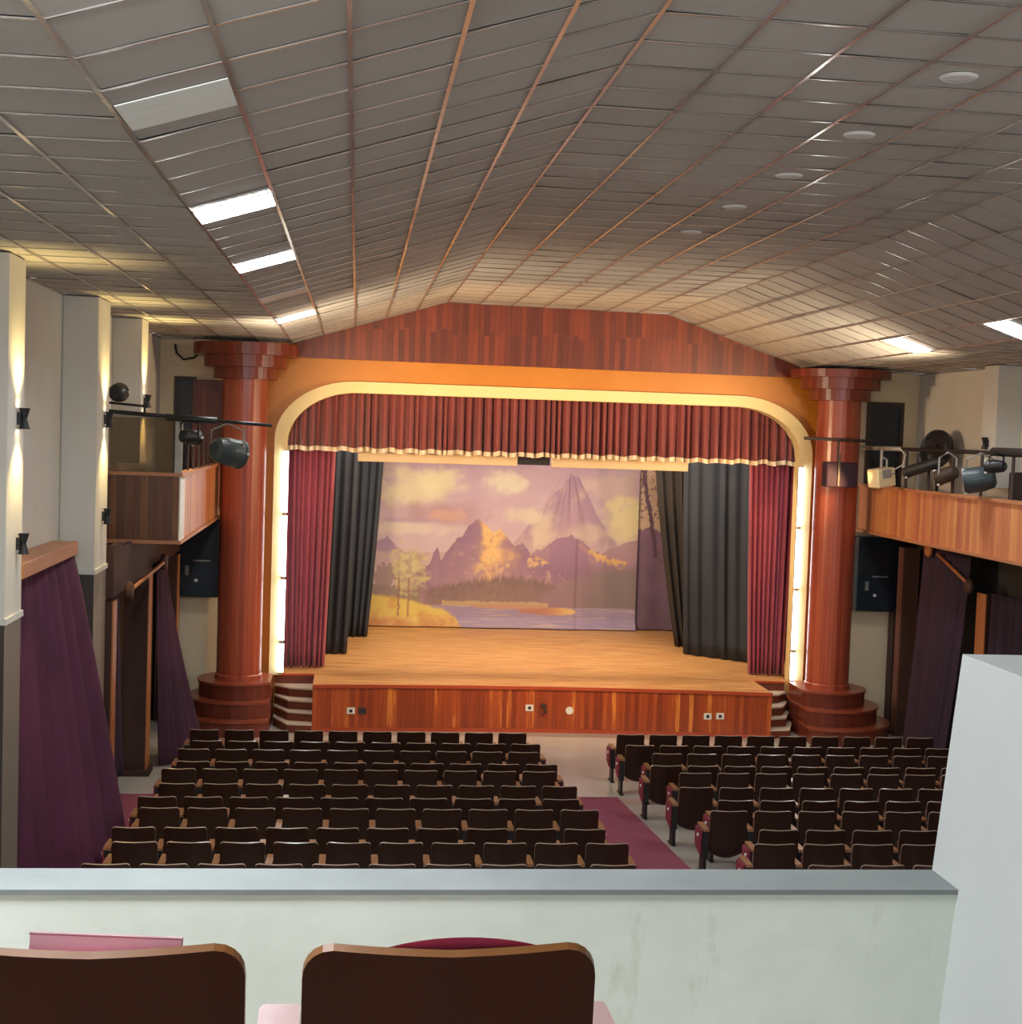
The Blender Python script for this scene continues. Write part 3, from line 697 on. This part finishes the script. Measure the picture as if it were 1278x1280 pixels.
def balcony_right():
    t = thing('side_balcony', 'long orange wood balcony front running along the right wall', 'balcony', (0, 0, 0))
    x1, x0, y0, y1 = 7.25, 6.1, 12.0, 27.45
    o = MB(); o.box(x0, x0+.05, y0, y1, 3.9, 4.74); o.build('side_panel', M['balside'], t)
    o = MB(); o.box(x0-.05, x0+.09, y0, y1, 4.74, 4.79); o.build('cap_rail', M['pelmetwood'], t)
    o = MB(); o.box(x0-.04, x0+.06, y0, y1, 3.85, 3.9); o.build('bottom_lip', M['pelmetwood'], t)
    o = MB(); o.box(x0+.05, x1, y0, y1, 3.86, 3.94); o.build('deck', M['darkwood'], t)
    for y in (25.15, 24.12, 23.1, 22.0, 20.9, 19.8):
        o = MB(); o.tube([(x0+.03, y, 4.79), (x0+.03, y, 5.48)], .028, 8); o.build('rail_post', M['brownmetal'], t)
    o = MB(); o.tube([(x0+.03, 18, 5.48), (x0+.03, 25.4, 5.48)], .035, 10); o.tube([(x0+.03, 18, 5.5), (x0+.03, 21.6, 5.5)], .07, 10); o.build('handrail', M['black'], t, smooth=True)
    o = MB(); o.tube([(x0+.03, 25.4, 5.48), (x0-.02, 28.0-.5, 5.47)], .045, 10); o.build('pale_rail', M['graymetal'], t, smooth=True)
    return t
balcony_right()
o = MB(); o.rbox(6.25, 7.2, 21.15, 21.3, 4.0, 5.2, .02); tag(o.build('grey_panel', M['brownmetal']), 'brown-grey upright board on the right balcony behind the rail', 'board')
# dark loudspeaker cabinets in the back wall corners under the balconies
for s, nm in ((-1, 'left'), (1, 'right')):
    xa, xb = sorted((s*6.05, s*6.86))
    t = thing('loudspeaker', 'dark blue-black loudspeaker cabinet on back wall behind the %s column' % nm, 'loudspeaker', (0, 0, 0), 0, 'wall loudspeakers')
    o = MB(); o.rbox(xa, xb, 27.2, WALL_Y-.01, 2.32, 3.75, .02); o.build('cabinet', M['navy'], t)
    o = MB(); o.rbox(xa+.06, xb-.06, 27.18, 27.2, 3.05, 3.65, .005); o.build('grille', M['black'], t)
    o = MB(); o.rbox(xa+.3, xb-.2, 27.175, 27.2, 2.98, 3.01, .004); o.build('trim_bar', M['graymetal'], t)
    o = MB(); o.rbox(xa+.16, xa+.23, 27.18, 27.2, 2.72, 2.9, .004); o.build('badge', M['graymetal'], t)
    o = MB(); o.lathe([(0, .02), (.03, .02), (.035, 0)], 12, M=Matrix.Translation((xa+.36, 27.2, 2.63)) @ Matrix.Rotation(PI/2, 4, 'X')); o.build('knob', M['white'], t)
    b = MB(); xa, xb = sorted((s*6.86, s*7.2)); b.box(xa, xb, 27.3, WALL_Y-.03, 0, 3.75); tag(b.build('wood_strip', M['darkwood']), 'dark reddish wood strip beside loudspeaker in %s back corner' % nm, 'panel')

# stage lights
def par(loc, aim, r, L, mat, label, name='stage_light', lens=True, yoke=True, hang=.28, group='stage spotlights'):
    t = thing(name, label, 'stage light', loc, 0, group)
    d = (Vector(aim)-Vector(loc)).normalized(); q = d.to_track_quat('Z', 'Y').to_matrix().to_4x4()
    o = MB(); o.lathe([(0, -L*.5), (r*.55, -L*.5), (r*.8, -L*.42), (r*.95, -L*.15), (r, 0), (r, L*.42), (r*1.06, L*.43), (r*1.06, L*.5), (r*.9, L*.5), (r*.88, L*.42)], 24, M=q); o.build('housing', M[mat], t, smooth=False)
    o = MB(); o.lathe([(0, L*.41), (r*.9, L*.42)], 24, M=q); o.build('lens', M['graymetal'], t)
    if yoke:
        o = MB(); o.tube([(-r*1.12, 0, 0), (-r*1.12, 0, hang*.75), (0, 0, hang), (r*1.12, 0, hang*.75), (r*1.12, 0, 0)], .016, 6); o.build('yoke', M['graymetal'] if mat != 'black' else M['black'], t)
    o = MB()
    for a in range(3):
        p = q @ Vector((r*1.03*math.cos(a*2.1+1), r*1.03*math.sin(a*2.1+1), L*.47)); o.rbox(p.x-.018, p.x+.018, p.y-.018, p.y+.018, p.z-.018, p.z+.018, .004)
    o.build('lens_clips', M['white'], t)
    return t
AIM = (0, 30, 2.5)
o = thing('lighting_bar', 'black lighting pipe reaching out from the left balcony toward the arch', 'lighting bar', (0, 0, 0))
b = MB(); b.tube([(-7.2, 21.0, 5.66), (-5.85, 21.0, 5.59)], .03, 10); b.tube([(-6.3, 21.0, 5.6), (-5.6, 21.0, 5.57)], .05, 10); b.build('thick_pipe', M['black'], o, smooth=True)
b = MB(); b.tube([(-5.85, 21.0, 5.585), (-4.83, 21.0, 5.53)], .026, 10); b.build('thin_pipe', M['black'], o, smooth=True)
par((-5.45, 21.0, 5.14), (-1.5, 24.5, 4.3), .2, .46, 'parblue', 'big blue-black spotlight hanging from left pipe in front of column', hang=.4)
par((-5.98, 21.0, 5.33), (-3, 25, 5.0), .11, .3, 'black', 'small black spotlight on the left pipe above the balcony corner', hang=.25)
t = thing('gobo_frame', 'black metal frame carrying a round lamp above the left glass screen', 'frame', (0, 0, 0))
b = MB()
for p in (((-7.15, 21.1, 5.63), (-7.15, 21.1, 5.78)), ((-6.62, 21.1, 5.62), (-6.62, 21.1, 5.78)), ((-7.17, 21.1, 5.78), (-6.58, 21.1, 5.74))): b.tube(p, .02, 6)
b.build('bars', M['black'], t)
par((-7.0, 21.1, 5.92), (-6.2, 26, 6.3), .13, .2, 'black', 'round black lamp on top of the left balcony frame', yoke=False)
t = thing('stage_light', 'cream box-like spotlight hanging below pale rail at right column', 'stage light', (5.62, 25.0, 4.98), 0, 'stage spotlights')
q = Matrix.Rotation(.35, 4, 'Z') @ Matrix.Rotation(-.15, 4, 'Y')
b = MB(); b.rbox(-.2, .2, -.15, .15, -.18, .15, .02, M=q); b.build('housing', M['creammetal'], t)
b = MB(); b.rbox(-.1, .1, -.165, -.15, -.02, .14, .004, M=q); b.rbox(-.02, .16, -.18, -.165, .03, .06, .004, M=q); b.build('bracket_plate', M['graymetal'], t)
b = MB(); b.tube([(-.05, -.1, .14), (-.05, -.1, .48)], .025, 6); b.tube([(.05, -.1, .14), (.05, -.1, .3), (-.05, -.1, .36)], .02, 6); b.build('hanger', M['graymetal'], t)
b = MB(); b.tube([(.2, 0, .12), (.42, .1, .22), (.46, .1, .4), (.36, .1, .5)], .012, 6); b.build('cable', M['white'], t)
par((5.95, 23.9, 5.2), (2.0, 29.6, 3.0), .1, .75, 'black', 'long black snooted spotlight hanging on the right rail', hang=.28)
par((5.95, 22.9, 5.1), (1.0, 30, 2.0), .13, .36, 'brownmetal', 'brown-grey spotlight between two black ones on right rail', hang=.36)
par((5.93, 21.6, 5.07), (-1.0, 25, 3.6), .2, .48, 'parblue', 'large blue-black spotlight hanging from the right rail', hang=.4)
par((6.0, 21.2, 5.28), (1.0, 27, 5.0), .1, .3, 'black', 'small black spotlight above the large one on right rail', hang=.2)
t = thing('loudspeaker', 'dark purple-brown speaker box standing before the right column', 'loudspeaker', (0, 0, 0))
b = MB(); b.rbox(4.92, 5.5, 25.9, 26.2, 4.74, 5.2, .02); b.build('cabinet', M['darkpurple'], t)
b = MB(); b.rbox(5.12, 5.16, 25.87, 25.9, 4.76, 5.35, .004); b.tube([(5.14, 25.98, 5.2), (5.14, 25.98, 5.6)], .02, 6); b.build('bracket', M['brownmetal'], t)
b = MB(); b.tube([(4.5, 26.0, 5.62), (5.8, 26.0, 5.6)], .03, 8); tag(b.build('pipe', M['brownmetal'], smooth=True), 'thin dark horizontal pipe crossing the right column', 'pipe')
t = thing('drum_fan', 'round black fan tilted against wall on the right balcony', 'fan', (6.85, 25.6, 5.5))
q = Matrix.Rotation(-1.35, 4, 'Y') @ Matrix.Rotation(.3, 4, 'X')
b = MB(); b.lathe([(.3, -.09), (.34, -.09), (.36, 0), (.34, .09), (.3, .09), (.3, -.09)], 28, M=q); b.build('rim', M['black'], t, smooth=True)
b = MB(); b.lathe([(0, .07), (.08, .07), (.09, .02), (.3, .03), (.3, -.02), (0, -.02)], 28, M=q); b.build('grille', M['black'], t)
b = MB(); b.tube([(0, 0, -.1), (.1, 0, -1.56)], .03, 8); b.lathe([(0, -1.55), (.25, -1.55), (.25, -1.5), (0, -1.5)], 16); b.build('stand', M['black'], t)

# wall cable near the left capital
b = MB(); b.tube([(-7.0, 27.5, 6.95), (-6.98, 27.55, 6.8), (-6.85, 27.55, 6.68), (-6.65, 27.5, 6.72), (-6.55, 27.45, 6.82)], .022, 6)
tag(b.build('cable_loop', M['black'], smooth=True), 'black cable loop hanging on wall left of the left capital', 'cable')

# sconces
def sconce(x, y, z, label, lit):
    s = -1 if x < 0 else 1
    t = thing('wall_sconce', label, 'sconce', (x, y, z), 0, 'pilaster sconces')
    o = MB(); o.rbox(min(0, -s*.04), max(0, -s*.04), -.035, .035, -.06, .06, .004); o.build('backplate', M['black'], t)
    o = MB(); o.lathe([(0, -.088), (.048, -.09), (.053, -.1), (.024, 0), (.053, .1), (.048, .09), (0, .088)], 18, M=Matrix.Translation((-s*.065, 0, 0))); o.build('shade', M['black'], t)
    if lit:
        o = MB()
        for k in (-1, 1): o.lathe([(0, k*.093), (.045, k*.093)], 16, M=Matrix.Translation((-s*.065, 0, 0)))
        o.build('bulb', M['bulb'], t)
        for k in (-1, 1):
            l = bpy.data.lights.new('sconce_beam', 'SPOT'); l.energy = 125; l.color = (1, .74, .28); l.spot_size = 1.75; l.spot_blend = 1.0; l.shadow_soft_size = .03
            lo = bpy.data.objects.new('sconce_beam', l); COL.objects.link(lo); lo.location = (x-s*.13, y, z+k*.125)
            lo.rotation_euler = (0, 0, 0) if k < 0 else (PI, 0, 0)
sconce(-6.85, 14.36, 5.53, 'lit upper sconce on the nearest left pilaster', True)
sconce(-6.85, 19.18, 5.54, 'lit upper sconce on second left pilaster by the glass screen', True)
sconce(-6.85, 22.6, 5.83, 'lit sconce on the far left pilaster above the balcony', True)
sconce(-6.85, 14.4, 4.33, 'unlit lower sconce on the nearest left pilaster', False)
sconce(-6.85, 19.15, 4.3, 'unlit lower sconce on second left pilaster by balcony end', False)
sconce(6.85, 23.43, 5.63, 'unlit sconce on the right wall pilaster above the rail', False)

# ------------------------------------------------------------------ ceiling fixtures
def on_slope(s, d0, d1, y, name, mats, label, group, frame=True, lit=None):
    """panel in the lowest bay of a sloping strip"""
    (xa, za), (xb, zb) = (CE[1], CE[2]) if s < 0 else (CE[4], CE[3])
    L = math.hypot(xb-xa, zb-za); ux, uz = (xb-xa)/L, (zb-za)/L; bay = L/5
    c0 = Vector((xa+ux*bay*.5, y, za+uz*bay*.5-.0))
    ax = Vector((ux, 0, uz)); ay = Vector((0, 1, 0)); az = ax.cross(ay)
    Mx = Matrix(((ax.x, ay.x, az.x), (ax.y, ay.y, az.y), (ax.z, ay.z, az.z))).to_4x4()
    t = thing(name, label, 'ceiling light' if name == 'ceiling_light' else 'ceiling panel', c0, 0, group)
    sg = -1 if az.z > 0 else 1
    lo, hi = sorted((sg*.004, sg*(.016 if name == 'ceiling_light' else .010)))
    hx, hy = (bay/2-.014, .287) if name == 'ceiling_light' else (bay/2-.017, .291)
    o = MB(); o.box(-hx, hx, -hy, hy, lo, hi, M=Mx); o.build('diffuser', mats, t)
    if name == 'ceiling_panel': return
    o = MB()
    for (x0, x1, y0, y1) in ((-bay/2+.004, -hx, -.296, .296), (hx, bay/2-.004, -.296, .296), (-hx, hx, -.296, -hy), (-hx, hx, hy, .296)): o.box(x0, x1, y0, y1, lo, hi, M=Mx)
    o.build('frame', M['white'], t)
G = 'square ceiling panels on the slopes'
on_slope(-1, 0, 0, 11.02, 'ceiling_light', M['led_panel'], 'nearest lit square light on the left ceiling slope', G)
on_slope(-1, 0, 0, 14.6, 'ceiling_light', M['led_panel'], 'middle lit square light on the left ceiling slope', G)
on_slope(-1, 0, 0, 18.2, 'ceiling_light', M['panel_off'], 'unlit pale square light on left slope between two lit ones', G)
on_slope(-1, 0, 0, 21.85, 'ceiling_light', M['led_panel'], 'farthest lit square light on the left ceiling slope', G)
on_slope(-1, 0, 0, 7.55, 'ceiling_panel', M['patch'], 'bright replacement ceiling board with fresh white surface at upper left', G)
on_slope(1, 0, 0, 21.4, 'ceiling_light', M['led_panel'], 'lit square light on right ceiling slope near the column', G)
on_slope(1, 0, 0, 17.8, 'ceiling_light', M['led_panel'], 'lit square light at the right edge of the picture', G)
for i, y in enumerate((9.05, 10.9, 12.72, 14.58, 16.5)):
    x = .1; t = thing('downlight', 'round unlit ceiling downlight, %s of five in a row' % ('nearest', 'second', 'third', 'fourth', 'farthest')[i], 'downlight', (x, y, ceil_z(x)), 0, 'round ceiling downlights')
    o = MB(); o.lathe([(.07, -.016), (.105, -.016), (.12, -.004), (.12, .002)], 28); o.build('ring', M['ring'], t)
    o = MB(); o.lathe([(0, -.012), (.071, -.014)], 28); o.build('lens', M['ring'], t)

# ------------------------------------------------------------------ seats
def seat_meshes(hd=False):
    W = .225; z0, z1 = .27, .79; R = .05 if hd else .035; NX = 24 if hd else 12
    sh = MB(); th = .022
    def px(i):
        t = i/NX
        return -W*math.cos(PI*t) if hd else -W+2*W*(.5-.5*math.cos(PI*t))
    def top(x):
        a = W-abs(x)
        zt = z1-.006*(1-abs(x)/W)+.0
        return zt if a >= R else zt-R+math.sqrt(max(0, R*R-(R-a)**2))
    def yy(x, z): return -.05*(z-.27)/.52-.0+.03*(x/W)**2*1.0-.0
    rows = [0, .35, .7, 1.0]
    F = []; B = []
    vs = []; idx = {}
    def V(p): vs.append(p); return len(vs)-1
    for i in range(NX+1):
        x = px(i); zt = top(x); zb = z0+(.03*max(0, (abs(x)/W-.8)/.2)**2)
        for k, r in enumerate(rows):
            z = zb+(zt-.008-zb)*r
            idx['b', i, k] = V((x, yy(x, z), z)); idx['f', i, k] = V((x, yy(x, z)+th, z))
        idx['t', i] = V((x, yy(x, zt)+th/2, zt))
    fs = []; ms = []
    for i in range(NX):
        for k in range(len(rows)-1):
            fs.append((idx['b', i, k], idx['b', i+1, k], idx['b', i+1, k+1], idx['b', i, k+1])); ms.append(0)
            fs.append((idx['f', i, k], idx['f', i, k+1], idx['f', i+1, k+1], idx['f', i+1, k])); ms.append(0)
        T = len(rows)-1
        fs.append((idx['b', i, T], idx['b', i+1, T], idx['t', i+1], idx['t', i])); ms.append(1)
        fs.append((idx['t', i], idx['t', i+1], idx['f', i+1, T], idx['f', i, T])); ms.append(1)
        fs.append((idx['b', i, 0], idx['f', i, 0], idx['f', i+1, 0], idx['b', i+1, 0])); ms.append(0)
    for i in (0, NX):
        for k in range(len(rows)-1): fs.append((idx['b', i, k], idx['b', i, k+1], idx['f', i, k+1], idx['f', i, k])); ms.append(1)
        T = len(rows)-1; fs.append((idx['b', i, T], idx['t', i], idx['f', i, T])); ms.append(1)
    for f, m in zip(fs, ms): sh.add([], []); sh.f.append(list(f)); sh.m.append(m)
    sh.v = vs
    D = {}
    D['backrest'] = sh.mesh('backrest', [M['shell'], M['shelledge']] if hd else [M['stallshell'], M['stalledge']])
    pd = MB()
    pd.grid(16, 10, lambda u, v: (-.19+.38*u, yy(-.19+.38*u, .34+.43*v)+th+.045*(math.sin(PI*u)*math.sin(PI*v))**.35, .34+((.385+.078*max(0, math.sin(PI*u))**.45) if hd else .42)*v))
    D['back_cushion'] = pd.mesh('back_cushion', M['padhd'] if hd else M['pad'], True)
    sp = MB(); poly = [(-.2, .30)]+[(-.2+.4*i/10, .26-.065*math.sin(PI*i/10)) for i in range(11)]+[(.2, .30), (.2, .6), (.17, .64), (-.17, .64), (-.2, .6)]
    sp.prism(poly, lambda x, z: (x, .06, z), lambda x, z: (x, .15, z)); D['seat'] = sp.mesh('seat', M['padlow'])
    ar = MB()
    am = M['armsheen'] if hd else M['arm']
    ar.prism([(-.035, -.03), (.035, -.03), (.035, .29), (.03, .305), (-.03, .305), (-.035, .29)], lambda x, y: (x, y, .535), lambda x, y: (x, y, .565)); D['armrest'] = ar.mesh('armrest', am)
    lg = MB(); lg.box(-.035, .035, .0, .07, .22, .535); lg.box(-.018, .018, .0, .2, .012, .24); lg.box(-.03, .03, -.05, .25, 0, .014); D['leg'] = lg.mesh('leg', M['black'])
    for sgn, nm in ((-1, 'L'), (1, 'R')):
        ep = MB(); ep.prism([(.05, .24), (.28, .30), (.30, .50), (.28, .533), (.03, .533)], lambda y, z: (sgn*.036, y, z), lambda y, z: (sgn*.06, y, z)); D['end_panel'+nm] = ep.mesh('end_panel', M['panelcloth'])
        kn = MB(); kn.lathe([(0, .02), (.018, .018), (.022, 0)], 12, M=Matrix.Translation((sgn*.06, .12, .46)) @ Matrix.Rotation(sgn*PI/2, 4, 'Y')); D['knob'+nm] = kn.mesh('knob', M['white'])
    return D
SM = seat_meshes(); HD = seat_meshes(True)
PITCH = .535
def part(name, mesh, parent, loc=(0, 0, 0)):
    o = bpy.data.objects.new(name, mesh); COL.objects.link(o); o.parent = parent; o.location = loc; return o
def make_seat(D, loc, label, group, left_arm=True, right_arm=False, endL=False, endR=False, low=0):
    t = thing('theatre_seat', label, 'seat', loc, random.uniform(-.01, .01), group)
    part('backrest', D['backrest'], t); part('back_cushion', D['back_cushion'], t, (.022 if low > -.03 and low < 0 else 0, 0, low)); part('seat', D['seat'], t)
    for on, sx, end, nm in ((left_arm, -1, endL, 'L'), (right_arm, 1, endR, 'R')):
        if not on: continue
        x = sx*PITCH/2
        part('armrest', D['armrest'], t, (x, 0, 0)); part('leg', D['leg'], t, (x, 0, 0))
        if end:
            e = part('end_panel', D['end_panel'+nm], t, (x, 0, 0)); part('knob', D['knob'+nm], e)
    return t
ORD = ['front', 'second', 'third', 'fourth', 'fifth', 'sixth', 'seventh', 'eighth', 'ninth', 'tenth', 'eleventh']
NTH = ['on', 'second from', 'third from', 'fourth from', 'fifth from', 'sixth from', 'seventh from', 'eighth from', 'ninth from', 'farthest from']
ROWS = [22.82, 22.02, 21.3, 20.12, 19.48, 18.3, 17.36, 16.65, 15.52, 14.77, 13.77]
for k in range(11):
    y = ROWS[k]; z = floor_z(y+.1)
    xl0 = -6.08 if k % 2 == 0 else -5.96          # left edge of the left block
    for i in range(10):
        x = xl0+.225+PITCH*i
        make_seat(SM, (x, y, z), 'dark wooden theatre seat, left block, %s row, %s the centre aisle' % (ORD[k], NTH[9-i]), 'left block of stalls seats', True, i == 9, i == 0, i == 9)
    xr0 = .64 if k in (0, 1, 3, 5, 7, 9) else .91
    for i in range(10):
        x = xr0+.225+PITCH*i
        make_seat(SM, (x, y, z), 'dark wooden theatre seat, right block, %s row, %s the centre aisle' % (ORD[k], NTH[i]), 'right block of stalls seats', True, i == 9, i == 0, i == 9)

# ------------------------------------------------------------------ our own balcony
b = MB(); b.box(-XW, 4.0, -3.6, 3.25, 3.8, 4.0); struct(b.build('floor_balcony', M['floor']))
b = MB(); b.box(-XW+.02, -2.0, 3.27, 3.42, 3.3, 4.51); p = struct(b.build('wall_parapet', M['parapet']))
b = MB(); b.box(-XW+.02, -2.0, 3.266, 3.424, 4.51, 4.522); b.build('parapet_top', M['cap'], p)
# battered wall on the right of the parapet
b = MB(); vs = []
for z, x in ((3.8, -2.252), (5.06, -2.135)):
    vs += [(x, .6, z), (x, 3.425, z), (-.9, 3.425, z), (-.9, .6, z)]
fs = [(4, 7, 6, 5)]
for r in range(1):
    for k in range(4): fs.append((r*4+k, r*4+(k+1) % 4, (r+1)*4+(k+1) % 4, (r+1)*4+k))
b.add(vs, fs); struct(b.build('wall_balcony_stair', M['pier']))
make_seat(HD, (-3.465, 2.2, 4.0), 'near brown balcony seat with red cushion showing, right of the pair', 'balcony seats', True, True, low=-.004)
m_ = make_seat(HD, (-4.0, 2.2, 4.0), 'near brown balcony seat with booklet behind it, left of the pair', 'balcony seats', True, False, low=-.05)
t = thing('booklet', 'thin pale booklet with dark pink edge on the left balcony seat', 'booklet', (-4.0, 2.275, 4.678), 0)
q = Matrix.Rotation(math.radians(2.5), 4, 'Y') @ Matrix.Rotation(math.radians(-10), 4, 'X')
b = MB(); b.box(-.115, .115, -.004, .004, -.2, .085, M=q); b.build('pages', M['paper'], t)
b = MB(); b.box(-.117, .117, -.0065, -.004, .084, .087, M=q); b.box(-.117, .117, .004, .0065, -.2, .087, M=q); b.build('cover_edge', M['paperpink'], t)

# ------------------------------------------------------------------ camera
cam = bpy.data.cameras.new('camera'); co = bpy.data.objects.new('camera', cam); COL.objects.link(co)
yaw, pitch, roll = .1068, -.0555, .0338
cy, sy, cp, sp_, cr, sr = math.cos(yaw), math.sin(yaw), math.cos(pitch), math.sin(pitch), math.cos(roll), math.sin(roll)
F = Vector((sy*cp, cy*cp, sp_)); R0 = Vector((cy, -sy, 0)); U0 = R0.cross(F)
Rr = R0*cr+U0*sr; U = U0*cr-R0*sr
co.matrix_world = Matrix(((Rr.x, U.x, -F.x, CAM.x), (Rr.y, U.y, -F.y, CAM.y), (Rr.z, U.z, -F.z, CAM.z), (0, 0, 0, 1)))
cam.sensor_fit = 'HORIZONTAL'; cam.sensor_width = 36; cam.lens = 1825/1278*36; cam.clip_start = .1; cam.clip_end = 200
scn.camera = co

# ------------------------------------------------------------------ light
wd = bpy.data.worlds.new('world'); scn.world = wd; wd.use_nodes = True
wd.node_tree.nodes['Background'].inputs[0].default_value = (.9, .95, 1, 1); wd.node_tree.nodes['Background'].inputs[1].default_value = .7
def area(name, loc, aim, sx, sy_, e, c, spread=PI):
    l = bpy.data.lights.new(name, 'AREA'); l.shape = 'RECTANGLE'; l.size = sx; l.size_y = sy_; l.energy = e; l.color = c; l.spread = spread
    o = bpy.data.objects.new(name, l); COL.objects.link(o); o.location = loc; o.rotation_euler = (Vector(aim)-Vector(loc)).to_track_quat('-Z', 'Y').to_euler(); return o
def spot(name, loc, aim, e, c, size=1.0, blend=.6, r=.1):
    l = bpy.data.lights.new(name, 'SPOT'); l.energy = e; l.color = c; l.spot_size = size; l.spot_blend = blend; l.shadow_soft_size = r
    o = bpy.data.objects.new(name, l); COL.objects.link(o); o.location = loc; o.rotation_euler = (Vector(aim)-Vector(loc)).to_track_quat('-Z', 'Y').to_euler(); return o
WARM = (1, .62, .28)
area('stage_wash', (0, 29.0, 6.6), (0, 33.5, 1.6), 8, .4, 450, (1, .86, .72))
area('stage_down', (0, 28.9, 6.7), (0, 30.0, .9), 8, .4, 190, (1, .66, .32))
spot('front_spot', (-5.2, 21.2, 5.2), (.5, 27.5, 5.0), 1250, WARM, 1.5, .7)
spot('front_spot', (5.7, 21.8, 5.1), (-.5, 27.5, 5.0), 1250, WARM, 1.5, .7)
for sx in (-1, 1): spot('ceiling_fill', (sx*5.6, 21.5, 5.6), (-sx*1.2, 24.6, 7.9), 850, (1, .8, .54), 2.4, 1.0, .3)  # added uplights, standing in for warm bounce on the ceiling near the stage
spot('front_spot', (5.4, 24.9, 5.0), (2.0, 31, 3.0), 400, WARM, 1.0, .7)
for s in (-1, 1):
    for y in (7.4,): area('hall_fill', (s*4.6, y-4.6, 6.9), (s*4.6, y+1, 0), .6, .6, 250, (.95, .97, 1))  # added fill lamps behind the view, no ceiling panel at these spots
area('balcony_light', (-3.5, -2.6, 6.4), (-3.5, 3.3, 4.2), 2.4, .6, 31, (.9, 1, .97))

scn.view_settings.view_transform = 'Standard'; scn.view_settings.look = 'None'; scn.view_settings.exposure = 0; scn.view_settings.gamma = 1; scn.view_settings.use_curve_mapping = False
scn.cycles.use_denoising = True
scn.cycles.max_bounces = 6; scn.cycles.diffuse_bounces = 4; scn.cycles.glossy_bounces = 3; scn.cycles.sample_clamp_indirect = 6
